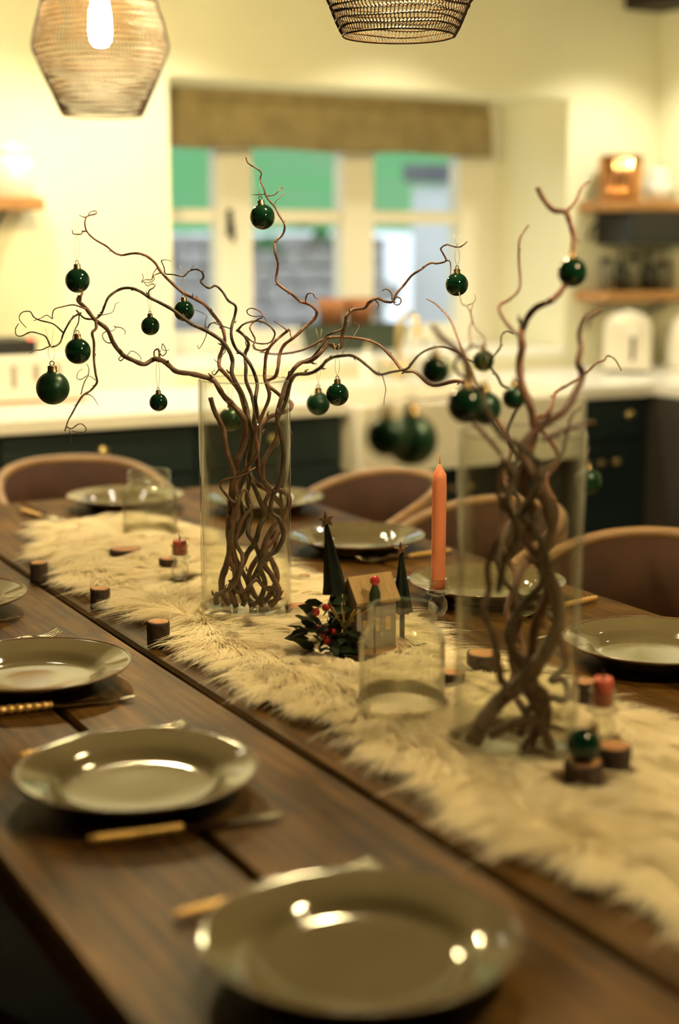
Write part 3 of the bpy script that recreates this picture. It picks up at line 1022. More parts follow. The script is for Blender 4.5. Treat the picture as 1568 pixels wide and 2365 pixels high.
def build_fur(N):
    y = rng.uniform(FY0 + .01, FY1 - .01, N)
    l, r = fur_edge(y)
    x = l + (r - l) * rng.uniform(0.005, .995, N)
    keep = np.ones(N, bool)
    for (c, rad) in excl:
        keep &= (x - c.x) ** 2 + (y - c.y) ** 2 > rad ** 2
    x, y = x[keep], y[keep]
    l, r = fur_edge(y)
    n = len(x)
    z = fur_h(x, y)
    t = (x - l) / (r - l)
    # clumps
    cell = .017
    cx_, cy_ = np.floor(x / cell), np.floor(y / cell)
    hsh = lambda a, b, k: np.modf(np.abs(np.sin(a * 127.1 + b * 311.7 + k * 74.7) * 43758.5453))[0]
    ccx = (cx_ + .2 + .6 * hsh(cx_, cy_, 1)) * cell
    ccy = (cy_ + .2 + .6 * hsh(cx_, cy_, 2)) * cell
    # flow: outward at the edges, swirling within, combed toward the near end
    swirl = 1.2 * np.sin(x * 9 + 1.2 * np.sin(y * 5)) + 1.0 * np.sin(y * 6.5 + 1.5 * np.sin(x * 11))
    ang0 = -1.2 + swirl * .8
    dx, dy = np.cos(ang0), np.sin(ang0)
    eo = np.clip((.22 - t) / .22, 0, 1)
    er = np.clip((t - .80) / .20, 0, 1)
    dx = dx * (1 - np.maximum(eo, er) * .85) - eo * 1.1 + er * 1.1
    dy = dy * (1 - np.maximum(eo, er) * .6) - eo * .35
    ey = np.clip((y - (FY1 - .08)) / .08, 0, 1)
    dy = dy + ey * 1.3
    dn = np.hypot(dx, dy) + 1e-6
    dx, dy = dx / dn, dy / dn
    dx += hsh(cx_, cy_, 3) * .5 - .25 + rng.normal(0, .16, n)
    dy += hsh(cx_, cy_, 4) * .5 - .25 + rng.normal(0, .16, n)
    L = (.044 + .022 * hsh(cx_, cy_, 5)) * rng.uniform(.75, 1.1, n) * (1 + .25 * np.maximum(eo, er))
    el = (.75 + .45 * hsh(cx_, cy_, 6)) * (1 - .45 * np.maximum(eo, er))
    seg = 4
    P = np.zeros((n, seg + 1, 3))
    P[:, 0] = np.stack([x, y, z - .001], 1)
    for s in range(1, seg + 1):
        f = s / seg
        e = el * (1 - 1.25 * f)
        step = L / seg
        P[:, s, 0] = P[:, s - 1, 0] + step * np.cos(e) * dx
        P[:, s, 1] = P[:, s - 1, 1] + step * np.cos(e) * dy
        P[:, s, 2] = P[:, s - 1, 2] + step * np.sin(e)
        ca = .16 * f
        tx = ccx + dx * L * f * .8
        ty = ccy + dy * L * f * .8
        P[:, s, 0] += (tx - P[:, s, 0]) * ca
        P[:, s, 1] += (ty - P[:, s, 1]) * ca
        P[:, s, 0] += .0016 * np.sin(f * 6 + 9 * hsh(cx_, cy_, 7)) * f
        l2, r2 = fur_edge(P[:, s, 1])
        inside = (P[:, s, 0] > l2) & (P[:, s, 0] < r2) & (P[:, s, 1] < FY1)
        zmin = np.where(inside, fur_h(P[:, s, 0], P[:, s, 1]) + .0015, T + .0015)
        P[:, s, 2] = np.maximum(P[:, s, 2], zmin + rng.uniform(0, .002, n))
        for (c, rad) in excl:
            qx, qy = P[:, s, 0] - c.x, P[:, s, 1] - c.y
            q = np.hypot(qx, qy) + 1e-9
            rr = rad * 1.12 + .002
            m_ = q < rr
            P[m_, s, 0] = c.x + qx[m_] / q[m_] * rr
            P[m_, s, 1] = c.y + qy[m_] / q[m_] * rr
    W = np.array([.0006, .0007, .0006, .0004, .0001])
    sx, sy = -dy, dx
    sn = np.hypot(sx, sy) + 1e-6
    tw = rng.uniform(-.6, .6, n)
    side = np.stack([sx / sn * np.cos(tw), sy / sn * np.cos(tw), np.sin(tw)], 1)
    Aa = P + side[:, None, :] * W[None, :, None]
    Bb = P - side[:, None, :] * W[None, :, None]
    V = np.stack([Aa, Bb], 2).reshape(-1, 3)
    V -= np.array([1.04, 1.85, T])
    base = (np.arange(n) * (seg + 1) * 2)[:, None]
    q = []
    for s in range(seg):
        q.append(np.stack([base[:, 0] + 2 * s, base[:, 0] + 2 * s + 1, base[:, 0] + 2 * s + 3, base[:, 0] + 2 * s + 2], 1))
    F = np.concatenate(q, 0).astype(np.int32)
    me = bpy.data.meshes.new('wool')
    me.vertices.add(len(V))
    me.vertices.foreach_set('co', V.astype(np.float32).ravel())
    me.loops.add(F.size)
    me.loops.foreach_set('vertex_index', F.ravel())
    me.polygons.add(len(F))
    me.polygons.foreach_set('loop_start', np.arange(0, F.size, 4, dtype=np.int32))
    me.polygons.foreach_set('loop_total', np.full(len(F), 4, dtype=np.int32))
    me.polygons.foreach_set('use_smooth', np.ones(len(F), bool))
    me.update(calc_edges=True)
    me.materials.append(M['fur'])
    o = bpy.data.objects.new('wool', me)
    link(o, sheep)
    o['kind'] = 'stuff'


build_fur(170000)

# ------------------------------------------------------------------ logs
for (px, py, r, h, lab), p in zip(logs, log_pos):
    g = empty('log_slice', (p.x, p.y, p.z), random.uniform(0, 6), lab, 'log slice', 'little logs on the runner')
    ph = [random.uniform(0, 6) for _ in range(3)]
    wf = lambda a, z, ph=ph: 1 + .05 * math.sin(2 * a + ph[0]) + .03 * math.sin(5 * a + ph[1]) + .02 * math.sin(13 * a + ph[2] + z * 60)
    MB().lathe([(0, 0), (r * .98, 0), (r, h * .1), (r * .97, h * .5), (r, h * .92), (r * .96, h), (r * .86, h)], 30, wob=wf).build('bark', M['log_bark'], g)
    MB().lathe([(r * .88, h - .001), (r * .86, h + .0004), (r * .45, h + .0006), (0, h + .0006)], 30, wob=wf).build('cut_face', M['log_top'], g)


# ------------------------------------------------------------------ vases and jars
def vase(loc, label):
    v = empty('cylinder_vase', loc, 0, label, 'vase', 'tall clear cylinder vases')
    r, h = .0755, .395
    MB().lathe([(0, 0), (r - .004, 0), (r, .004), (r, h - .001), (r - .0015, h), (r - .003, h - .001), (r - .0035, .022), (r - .012, .016), (0, .015)], 72).build('glass', M['vase'], v)
    ring = [((r - .0015) * math.cos(2 * math.pi * k / 72), (r - .0015) * math.sin(2 * math.pi * k / 72), h + .0004) for k in range(73)]
    MB().tube(ring, .0014, 6, cap=False).build('rim', M['holder'], v)
    return v


vase(V1, 'tall clear cylinder vase in focus left of centre, full of twisted willow')
vase(V2, 'tall clear cylinder vase on the right, blurred, holding thick willow stems')


def jar(loc, label):
    j = empty('ribbed_jar', loc, 0, label, 'jar', 'ribbed glass jars')
    wf = lambda a, z: 1 + (.020 * math.cos(a * 36) if .006 < z < .100 else 0)
    prof = [(0, 0), (.050, 0), (.055, .004), (.0565, .012), (.0565, .090), (.054, .103), (.047, .113), (.0425, .118), (.0425, .127), (.046, .130), (.0465, .136), (.044, .1395), (.041, .139), (.039, .134), (.039, .118),
            (.044, .110), (.051, .100), (.0530, .088), (.0530, .012), (.0515, .006)]
    MB().lathe(prof, 144, wob=wf).build('glass', M['jar'], j)
    ring = [(.0448 * math.cos(2 * math.pi * k / 48), .0448 * math.sin(2 * math.pi * k / 48), .1225) for k in range(49)]
    MB().tube(ring, .0016, 6, cap=False).build('neck_ring', M['jar'], j)
    return j


jar(J1, 'ribbed glass jar at the far end of the runner, left of the farther vase')
jar(J2, 'ribbed glass jar in the middle, in front of the village ornament')


def holder(loc, label, clabel, ch, m, r):
    h = empty('glass_candle_holder', loc, 0, label, 'candle holder', 'glass candle holders')
    prof = [(0, 0), (.021, 0), (.0225, .003), (.020, .007), (.010, .012), (.0085, .016), (.0115, .020), (.0155, .027), (.0165, .034), (.0155, .041), (.0115, .048), (.009, .051),
            (.016, .054), (.0195, .0555), (.0195, .058), (.0155, .060), (.0150, .075), (.0170, .0795), (.0165, .0805), (.0145, .080), (.0128, .074), (.0125, .0615), (0, .061)]
    MB().lathe(prof, 48).build('glass', M['holder'], h)
    zc = loc[2] + .0625
    c = empty('dinner_candle' if ch > .1 else 'candle_stub', (loc[0], loc[1], zc), 0, clabel, 'candle')
    prof = [(0, 0), (r * .92, 0), (r, .012), (r, ch - .02), (r * .96, ch - .008), (r * .5, ch), (r * .28, ch + .006), (0, ch + .010)] if ch > .1 else [(0, 0), (r, 0), (r, ch - .004), (r * .92, ch), (r * .6, ch - .003), (0, ch - .004)]
    MB().lathe(prof, 32).build('wax', m, c)
    z0 = ch + .006 if ch > .1 else ch - .006
    MB().tube([(0, 0, z0), (.0005, 0, z0 + .010), (-.0012, 0, z0 + .018)], [.0016, .0012, .0006], 6).build('wick', m if ch > .1 else M['wick'], c)


holder(HC_, 'clear glass candle holder carrying the tall coral candle', 'tall coral dinner candle standing unlit right of centre', .200, M['candle'], .0118)
holder(H1, 'clear glass candle holder on the fur left of the farther vase', 'short red candle stub in the glass holder left of the vase', .026, M['candle_red'], .0125)
holder(H2, 'clear glass candle holder at the lower right beside the nearer vase', 'short rose candle stub in the lower right glass holder', .034, M['candle_red'], .0120)

# ------------------------------------------------------------------ village ornament (local frame: x right, y away, z up)
vo = empty('village_ornament', (ORN.x, ORN.y, T + .008), -YAW, 'small christmas village ornament with dark trees, house, berries and leaves', 'ornament')
S = 1 / 1440.0
wf = lambda a, z: 1 + .05 * math.sin(3 * a + 1) + .03 * math.sin(7 * a)
MB().lathe([(0, 0), (.062, 0), (.065, .004), (.064, .015), (.060, .017), (0, .017)], 48, wob=wf, c=(.03, .02, 0)).build('base_slice', M['log_bark'], vo)
MB().lathe([(.058, .0165), (.056, .0178), (0, .018)], 48, wob=wf, c=(.03, .02, 0)).build('base_top', M['log_top'], vo)


def star(parent, c, r, rot=0.0):
    pts = []
    for k in range(10):
        a = math.pi / 2 + math.pi * k / 5 + rot
        q = r if k % 2 == 0 else r * .45
        pts.append((c[0] + q * math.cos(a), c[2] + q * math.sin(a)))
    v = [(x, c[1] - .002, z) for x, z in pts] + [(x, c[1] + .002, z) for x, z in pts] + [(c[0], c[1] - .005, c[2]), (c[0], c[1] + .005, c[2])]
    f = [(k, (k + 1) % 10, 20) for k in range(10)] + [((k + 1) % 10 + 10, k + 10, 21) for k in range(10)] + [(k, k + 10, (k + 1) % 10 + 10, (k + 1) % 10) for k in range(10)]
    MB().add(v, f).build('star', M['star'], parent)


def metal_tree(base, apex, r, rs, rot):
    mb = MB()
    n = 6
    b_, a_ = Vector(base), Vector(apex)
    lv = 8
    vs_, fs = [], []
    for i in range(lv + 1):
        t = i / lv
        c = b_.lerp(a_, t)
        rr = r * (1 - t * .86) * (1.0 if i else 1.04)
        for k in range(n * 2):
            a = math.pi * k / n + rot
            q = rr * (1 if k % 2 == 0 else .62)
            vs_.append((c.x + q * math.cos(a), c.y + q * math.sin(a), c.z))
    m = n * 2
    for i in range(lv):
        for k in range(m):
            fs.append((i * m + k, i * m + (k + 1) % m, (i + 1) * m + (k + 1) % m, (i + 1) * m + k))
    fs.append(tuple(range(m - 1, -1, -1)))
    fs.append(tuple(range(lv * m, lv * m + m)))
    mb.add(vs_, fs)
    mb.tube([(b_.x, b_.y, .016), (b_.x, b_.y, b_.z + .01)], .004, 8)
    o = mb.build('tree', M['tree_metal'], vo)
    star(o, (a_.x, a_.y - .004, a_.z + rs * .5), rs, .15)


metal_tree((-.024, .0, .100), (-.038, .0, .208), .020, .0135, .3)
metal_tree((.078, .045, .060), (.076, .045, .155), .0165, .0115, .1)
hs = MB()
gx0, gx1, hb, he, hp, dy0, dy1 = -.006, .022, .020, .095, .124, -.014, .014
# gable faces left-front; the ridge runs to the right
x0, x1 = .000, .070
hs.add([(x0, -.020, hb), (x1, -.020, hb), (x1, .020, hb), (x0, .020, hb), (x0, -.020, he), (x1, -.020, he), (x1, .020, he), (x0, .020, he), (x0, 0, hp), (x1, 0, hp)],
       [(0, 3, 2, 1), (0, 1, 5, 4), (2, 3, 7, 6), (3, 0, 4, 8, 7), (1, 2, 6, 9, 5), (4, 5, 9, 8), (6, 7, 8, 9)])
for i, (x, y, z) in enumerate(hs.v):
    pass
house = hs.build('house', M['house_grey'], vo)
house.rotation_euler = (0, 0, R_(32))
house.location = (-.003, -.012, 0)
MB().add([(x0 - .004, -.026, he - .006), (x1 + .004, -.026, he - .006), (x1 + .004, 0, hp + .001), (x0 - .004, 0, hp + .001), (x0 - .004, -.026, he - .002), (x1 + .004, -.026, he - .002), (x1 + .004, 0, hp + .005), (x0 - .004, 0, hp + .005)],
         [(3, 2, 1, 0), (4, 5, 6, 7), (0, 1, 5, 4), (1, 2, 6, 5), (3, 0, 4, 7), (2, 3, 7, 6)]).build('roof_board', M['house_roof'], house)
MB().add([(x0 - .004, .026, he - .006), (x1 + .004, .026, he - .006), (x1 + .004, 0, hp + .001), (x0 - .004, 0, hp + .001), (x0 - .004, .026, he - .002), (x1 + .004, .026, he - .002), (x1 + .004, 0, hp + .005), (x0 - .004, 0, hp + .005)],
         [(0, 1, 2, 3), (7, 6, 5, 4), (4, 5, 1, 0), (5, 6, 2, 1), (7, 4, 0, 3), (6, 7, 3, 2)]).build('roof_board', M['house_roof'], house)
for q, (yy, zz) in enumerate(((-.011, .045), (.0, .045), (.011, .045), (-.006, .068), (.006, .068))):
    MB().box((x0 - .0012, yy - .0032, zz - .007), (x0 + .0005, yy + .0032, zz + .007)).build('window', M['house_window'], house)
for q, xx in enumerate((.015, .035, .055)):
    MB().box((xx - .005, -.0212, .045), (xx + .005, -.0195, .065)).build('window', M['house_window'], house)
fg = MB().lathe([(0, 0), (.007, 0), (.0088, .008), (.0085, .018), (.005, .028), (.003, .031), (0, .031)], 20).build('peg_figure', M['leaf'], vo, (.034, -.036, .092))
MB().ball((0, 0, .0365), .0078, 18, 12).build('bead', M['berry'], fg)
MB().tube([(0, 0, -.076), (0, 0, .004)], .0016, 6).build('pin', M['star'], fg)
for (px, py, r) in ((735, 1403, .0062), (756, 1394, .0062), (760, 1440, .0056), (750, 1454, .0060), (759, 1466, .0056), (771, 1447, .005), (742, 1440, .0045)):
    b_ = MB().ball((0, 0, 0), r, 18, 12).build('berry', M['berry'], vo, ((px - 812) * S, -.036 + random.uniform(-.004, .004), (1532 - py) * S - .008))
lm = MB()
lm.add([(0, 0, 0), (.35, .16, .05), (.75, .13, .04), (1, 0, 0), (.75, -.13, .04), (.35, -.16, .05), (.35, 0, 0), (.75, 0, -.01)],
       [(0, 6, 1), (1, 6, 7, 2), (2, 7, 3), (0, 5, 6), (5, 4, 7, 6), (4, 3, 7)], True)
leaf_me = lm.mesh('leaf')
leaf_me.materials.append(M['leaf'])
for k in range(84):
    a = random.uniform(0, 2 * math.pi)
    rr = random.uniform(.004, .034)
    c = (-.036 + rr * math.cos(a), -.014 + rr * .7 * math.sin(a), random.uniform(.018, .105 - rr * 1.6))
    share('leaf', leaf_me, vo, c, (random.uniform(.2, 1.3), random.uniform(-.7, .5), a + random.uniform(-.5, .5)), (s_ := random.uniform(.026, .042), s_ * 1.5, s_))
for k in range(8):
    a = R_(200 + k * 22)
    c = (.03 + .056 * math.cos(a), .02 + .056 * math.sin(a), .012)
    share('leaf', leaf_me, vo, c, (random.uniform(-.4, .4), random.uniform(-.3, .1), a + random.uniform(-.4, .4)), (.034, .036, .034))
for k in range(14):
    a = random.uniform(0, 6.28)
    p0 = Vector((-.012, -.02, .05))
    d = Vector((math.cos(a) * .7 + .2, -.2 + .3 * math.sin(a), .9)).normalized()
    MB().tube([p0, p0 + d * .03, p0 + d * random.uniform(.045, .06) + Vector((0, 0, -.004))], [.0011, .0009, .0005], 5).build('twig', M['gold'], vo)


# ------------------------------------------------------------------ willow branches
D1 = V1.dot(FH)
D2 = V2.dot(FH)


def branch(name, D, label, group, m, parts):
    """parts: list of (points[(px,py)], r0_px, r1_px, off0, off1); the first is the stem, the others twigs"""
    root = None
    for k, (pts, r0, r1, o0, o1) in enumerate(parts):
        n = len(pts)
        P3 = []
        for i, (px, py) in enumerate(pts):
            t = i / (n - 1)
            wob = .006 * math.sin(i * 1.9 + len(pts)) * (1 if 0 < i < n - 1 else 0)
            P3.append(at_d(px, py, D + o0 + (o1 - o0) * t + wob))
        C = catmull(P3, 5)
        scale = D / FPX * (1.03 if D > 2 else 1.3)
        rad = [(r0 * 1.18 + (r1 - r0 * 1.18) * (i / (len(C) - 1))) * scale * (1 + .10 * math.sin(i * 1.3) * math.sin(i * .37 + k)) for i in range(len(C))]
        if k == 0:
            o0_ = C[0].copy()
            root = bpy.data.objects.new(name, None)
            COL.objects.link(root)
            root.location = o0_
            tag(root, label, 'branch', group)
        mb = MB()
        mb.tube([p - o0_ for p in C], rad, 8 if r0 > 2.5 else 5)
        # small buds along the stem
        for i in range(4, len(C) - 4, 7):
            if r0 > 1.6 and random.random() < .55:
                t = (C[i + 1] - C[i - 1]).normalized()
                s = t.cross(Vector((random.uniform(-1, 1), random.uniform(-1, 1), random.uniform(-1, 1)))).normalized()
                p = C[i] - o0_
                mb.tube([p, p + s * rad[i] * 1.5 + t * rad[i] * .8, p + s * rad[i] * 2.2 + t * rad[i] * 2.2], [rad[i] * .6, rad[i] * .5, rad[i] * .15], 5)
        mb.build('stem' if k == 0 else 'twig', M[m], root)
    return root


def wave(x0, y0, x1, y1, amp, cyc, ph, n=14, lo=505, hi=658):
    out = []
    for i in range(n + 1):
        t = i / n
        x = x0 + (x1 - x0) * t + amp * math.sin(ph + t * cyc * 2 * math.pi) * math.sin(math.pi * min(1, t * 1.5 + .1))
        out.append((min(hi, max(lo, x)), y0 + (y1 - y0) * t))
    return out


G1, G2 = 'twisted willow branches in the farther vase', 'twisted willow branches in the nearer vase'
# traced from the vase foot up to the tips
branch('willow_branch', D1, 'thick willow branch reaching far left with baubles, lowest on the left', G1, 'bark', [
    ([(530, 1395), (515, 1375), (512, 1340), (522, 1308), (531, 1270), (528, 1230), (531, 1180), (536, 1150), (548, 1110), (545, 1075), (558, 1035), (566, 997), (562, 965), (538, 936), (518, 916), (506, 897), (494, 879), (470, 870), (441, 863), (408, 858), (388, 842), (375, 833), (360, 829), (352, 831), (332, 841), (305, 831), (282, 818), (262, 792), (247, 760), (219, 738), (199, 712), (181, 695), (184, 682)], 7, 4.2, .02, -.12),
    ([(184, 694), (187, 683), (190, 676), (183, 668)], 3.2, 1.6, -.12, -.12),
    ([(199, 714), (178, 706), (166, 704), (146, 708), (126, 714), (121, 728), (121, 736), (108, 728), (94, 735), (77, 741)], 1.6, .8, -.12, -.10),
    ([(221, 742), (222, 758), (213, 769), (217, 792), (217, 830), (221, 864), (224, 883), (209, 902), (193, 912), (180, 930), (166, 956), (158, 970), (153, 985), (150, 996)], 2.9, 1.4, -.12, -.16),
    ([(193, 912), (205, 911), (217, 920), (227, 936)], 1.2, .7, -.14, -.13),
    ([(187, 911), (194, 885), (203, 868), (205, 851), (200, 840)], 1.3, .8, -.14, -.13),
    ([(200, 868), (188, 876), (178, 874), (180, 860), (190, 852)], .9, .6, -.14, -.12),
    ([(224, 880), (210, 870), (202, 868)], 1.0, .7, -.14, -.13),
    ([(153, 985), (165, 990), (180, 980), (190, 980), (199, 990), (194, 999), (178, 998), (165, 995)], 1.4, .8, -.16, -.12),
    ([(160, 992), (163, 1008), (164, 1024)], 1.0, .6, -.16, -.15),
    ([(262, 790), (250, 792), (240, 785), (237, 772), (247, 765), (260, 764), (268, 756), (262, 752)], 1.3, .7, -.10, -.07),
    ([(264, 755), (280, 757), (289, 765), (288, 773)], 1.1, .7, -.08, -.06),
    ([(290, 822), (280, 833), (274, 829), (280, 823), (293, 821), (303, 811), (315, 815), (325, 826), (325, 836)], 1.3, .7, -.09, -.06),
    ([(368, 830), (367, 812), (364, 806), (356, 812), (357, 824), (364, 827)], 2.4, 1.0, -.07, -.05),
    ([(368, 815), (376, 822), (384, 812), (376, 794), (374, 806), (382, 810), (391, 808)], 1.2, .7, -.07, -.05),
    ([(250, 762), (238, 752), (226, 752)], 1.0, .6, -.1, -.08),
])
branch('willow_branch', D1, 'dark willow branch arching left over the window edge to the curly far tips', G1, 'bark_dark', [
    ([(545, 1400), (538, 1370), (552, 1325), (570, 1280), (590, 1250), (600, 1215), (612, 1190), (598, 1150), (582, 1110), (575, 1070), (585, 1010), (574, 970), (570, 944), (561, 914), (542, 878), (535, 859), (537, 833), (527, 807), (509, 785), (475, 763), (442, 748), (401, 717), (375, 702), (345, 687), (322, 672), (298, 665), (275, 669), (252, 685), (242, 705), (234, 725), (222, 735), (206, 737), (192, 733), (176, 716)], 6, 2.0, -.01, -.05),
    ([(188, 722), (169, 733), (156, 752), (146, 772), (139, 791), (126, 800), (116, 799), (106, 778), (89, 770), (70, 767), (50, 776), (38, 774), (36, 760), (43, 747)], 2.1, 1.0, -.05, -.09),
    ([(146, 768), (123, 748), (93, 740), (78, 732), (70, 720), (55, 720), (46, 727), (46, 740), (61, 757)], 1.6, .9, -.06, -.10),
    ([(116, 799), (96, 808), (82, 809), (68, 816)], 1.5, .8, -.07, -.09),
    ([(234, 725), (225, 728), (240, 727), (258, 722), (264, 712), (267, 702), (276, 698)], 1.0, .6, -.05, -.03),
    ([(345, 687), (344, 672), (354, 665), (358, 658), (350, 656), (340, 660), (333, 652)], 1.5, .9, -.04, -.02),
    ([(183, 724), (181, 745), (174, 760), (168, 780), (167, 795)], 1.4, .8, -.05, -.05),
    ([(509, 785), (517, 800), (520, 812), (510, 822)], 1.4, .8, -.02, .0),
])
branch('willow_branch', D1, 'reddish willow branch sweeping up to the top left loop', G1, 'bark_red', [
    ([(600, 1398), (622, 1375), (640, 1335), (630, 1300), (612, 1265), (628, 1235), (650, 1215), (655, 1180), (640, 1155), (615, 1130), (590, 1115), (575, 1085), (590, 1040), (578, 1000), (568, 960), (556, 912), (540, 886), (520, 863), (507, 848), (507, 826), (515, 802), (519, 780), (511, 752), (491, 725), (471, 702), (444, 687), (421, 675), (395, 652), (371, 627), (358, 607), (338, 591), (318, 585), (300, 586), (282, 589), (265, 584), (245, 568), (219, 553), (201, 535), (196, 516), (199, 501)], 6, 1.8, .03, .10),
    ([(199, 501), (208, 497), (221, 494), (223, 489), (216, 487), (207, 491), (203, 499)], 1.6, 1.0, .10, .11),
    ([(199, 502), (192, 501), (183, 497)], 1.5, .8, .10, .11),
    ([(200, 534), (191, 535), (187, 541), (176, 541), (169, 540), (167, 531)], 1.7, 1.1, .10, .10),
    ([(372, 630), (362, 633), (353, 638), (350, 646), (335, 646), (327, 652), (331, 641), (328, 631)], 1.5, .8, .08, .06),
    ([(366, 616), (358, 625), (353, 634), (356, 645), (347, 652), (336, 652), (328, 650)], 1.2, .8, .08, .06),
    ([(444, 687), (446, 676)], 1.5, .6, .07, .06),
    ([(507, 836), (500, 835), (494, 829)], 1.4, .8, .03, .05),
    ([(507, 850), (501, 860), (494, 866), (490, 860), (496, 854)], 1.8, .8, .03, .04),
    ([(511, 752), (500, 744), (485, 748), (478, 757), (474, 742), (478, 730), (466, 722), (452, 717), (446, 719)], 1.1, .6, .05, .1),
])
branch('willow_branch', D1, 'willow branch with greenish tip wandering left above two small baubles', G1, 'bark_dark', [
    ([(560, 1400), (575, 1360), (560, 1320), (545, 1290), (540, 1255), (560, 1225), (565, 1190), (552, 1150), (560, 1110), (575, 1080), (597, 1030), (600, 985), (594, 955), (590, 922), (594, 892), (590, 870), (579, 844), (564, 822), (546, 807), (535, 781), (535, 755), (542, 730), (544, 707), (527, 694), (514, 674), (498, 660), (481, 665), (464, 651), (470, 640), (466, 628), (453, 622), (437, 626), (424, 638), (400, 634), (382, 632), (379, 618), (372, 602)], 5, 1.2, -.02, .02),
    ([(372, 602), (382, 600), (396, 603)], 1.0, .6, .02, .03),
    ([(424, 638), (436, 627), (449, 611)], 1.1, .6, .01, .03),
    ([(535, 760), (510, 752), (490, 746), (480, 760), (475, 778), (466, 797), (459, 805), (456, 797)], 1.2, .8, .0, .08),
])
branch('willow_branch', D1, 'willow branch rising highest in the middle, carrying one bauble', G1, 'bark_red', [
    ([(610, 1398), (585, 1370), (575, 1330), (590, 1295), (615, 1265), (640, 1235), (628, 1195), (612, 1165), (622, 1130), (600, 1095), (593, 1030), (600, 990), (618, 965), (645, 955), (670, 945), (672, 930), (655, 920), (635, 903), (622, 893), (616, 880), (635, 870), (642, 848), (646, 818), (657, 796), (679, 779), (705, 755), (727, 735), (731, 718), (716, 704), (694, 696), (675, 680), (653, 665), (638, 648), (642, 611), (635, 582), (636, 559), (653, 541), (657, 519), (644, 496), (633, 476), (616, 456), (609, 434), (601, 415), (603, 398), (586, 385), (572, 376), (568, 363)], 5.5, 1.4, .02, .08),
    ([(616, 453), (633, 450), (644, 440), (652, 432), (654, 446), (644, 458), (636, 466), (634, 476)], 1.3, .8, .07, .08),
    ([(614, 448), (600, 449), (586, 450), (580, 451)], 1.1, .6, .07, .07),
    ([(706, 701), (707, 686), (712, 678), (722, 678), (728, 687), (735, 690)], 1.8, 1.0, .05, .04),
    ([(637, 560), (635, 552)], 1.6, .7, .06, .06),
    ([(727, 736), (722, 733)], 1.8, .8, .05, .05),
])
branch('willow_branch', D1, 'willow branch climbing right to the bauble at the window frame', G1, 'bark', [
    ([(625, 1400), (645, 1370), (628, 1330), (608, 1300), (612, 1255), (632, 1215), (655, 1190), (668, 1155), (655, 1135), (625, 1128), (608, 1105), (612, 1060), (640, 1010), (640, 960), (650, 920), (660, 888), (669, 868), (681, 849), (696, 837), (716, 834), (731, 824), (748, 806), (760, 795), (775, 803), (787, 800), (790, 774), (797, 751), (801, 729), (816, 715), (842, 711), (854, 696), (872, 689), (889, 696), (907, 696), (916, 677), (933, 658), (951, 636), (971, 623), (992, 608), (1012, 608), (1030, 602), (1023, 585), (1018, 574), (1030, 565), (1043, 568), (1057, 571), (1068, 567), (1079, 558)], 6, 1.3, .01, -.05),
    ([(797, 753), (787, 762), (770, 768), (754, 776), (746, 792), (737, 806), (722, 824), (705, 832)], 2.2, 2.6, -.02, .0),
    ([(1031, 602), (1038, 603), (1041, 615), (1040, 636)], 1.4, .8, -.05, -.05),
    ([(905, 692), (905, 680), (898, 671), (890, 668), (882, 672)], 1.5, .9, -.03, -.03),
    ([(908, 690), (918, 686), (926, 692), (923, 702), (914, 704), (908, 698)], 1.6, 1.0, -.03, -.04),
    ([(863, 692), (857, 699), (850, 700)], 1.4, .9, -.03, -.03),
    ([(864, 691), (870, 697), (875, 705), (871, 714)], 1.4, .8, -.03, -.02),
    ([(742, 800), (757, 777), (762, 792)], 1.4, .9, -.02, .0),
])
branch('willow_branch', D1, 'long willow branch snaking right at counter height towards the nearer vase', G1, 'bark_dark', [
    ([(575, 1398), (600, 1385), (612, 1345), (600, 1310), (618, 1285), (640, 1270), (655, 1235), (645, 1200), (625, 1180), (632, 1140), (648, 1110), (655, 1050), (648, 1000), (640, 970), (655, 940), (665, 905), (672, 880), (684, 865), (716, 862), (740, 849), (754, 833), (772, 824), (792, 821), (813, 821), (834, 833), (851, 847), (875, 864), (904, 859), (939, 852), (951, 839), (966, 821), (986, 808), (1010, 801), (1030, 803), (1062, 818), (1092, 836), (1118, 850)], 5.5, 1.6, -.01, -.30),
    ([(876, 864), (883, 868), (888, 885), (891, 900), (888, 918), (886, 936)], 1.1, .7, -.17, -.17),
    ([(876, 864), (874, 856)], 1.4, .6, -.17, -.17),
    ([(787, 822), (800, 800), (815, 780), (822, 768), (830, 752), (818, 745)], .9, .6, -.1, -.05),
    ([(1062, 818), (1064, 811)], 1.4, .6, -.25, -.25),
])
branch('willow_branch', D1, 'willow twig ending in a tangle of loops just above the vase mouth', G1, 'bark_red', [
    ([(545, 1395), (530, 1360), (545, 1325), (530, 1290), (545, 1240), (535, 1200), (552, 1160), (545, 1120), (565, 1085), (595, 1045), (590, 1000), (605, 960), (622, 915), (612, 878), (612, 848), (616, 815), (631, 792), (649, 776), (668, 761)], 5, 3.0, -.03, -.04),
    ([(664, 765), (657, 758), (643, 748), (633, 742)], 1.5, .9, -.04, -.05),
    ([(670, 763), (671, 774), (674, 782)], 1.4, .8, -.04, -.04),
    ([(619, 805), (605, 809), (590, 806), (585, 798), (589, 784), (583, 771), (577, 758), (581, 748), (594, 738), (606, 732), (603, 722), (592, 715), (579, 712), (570, 718), (575, 727), (589, 731), (605, 730), (613, 737), (616, 745)], 1.9, .9, -.04, -.02),
])
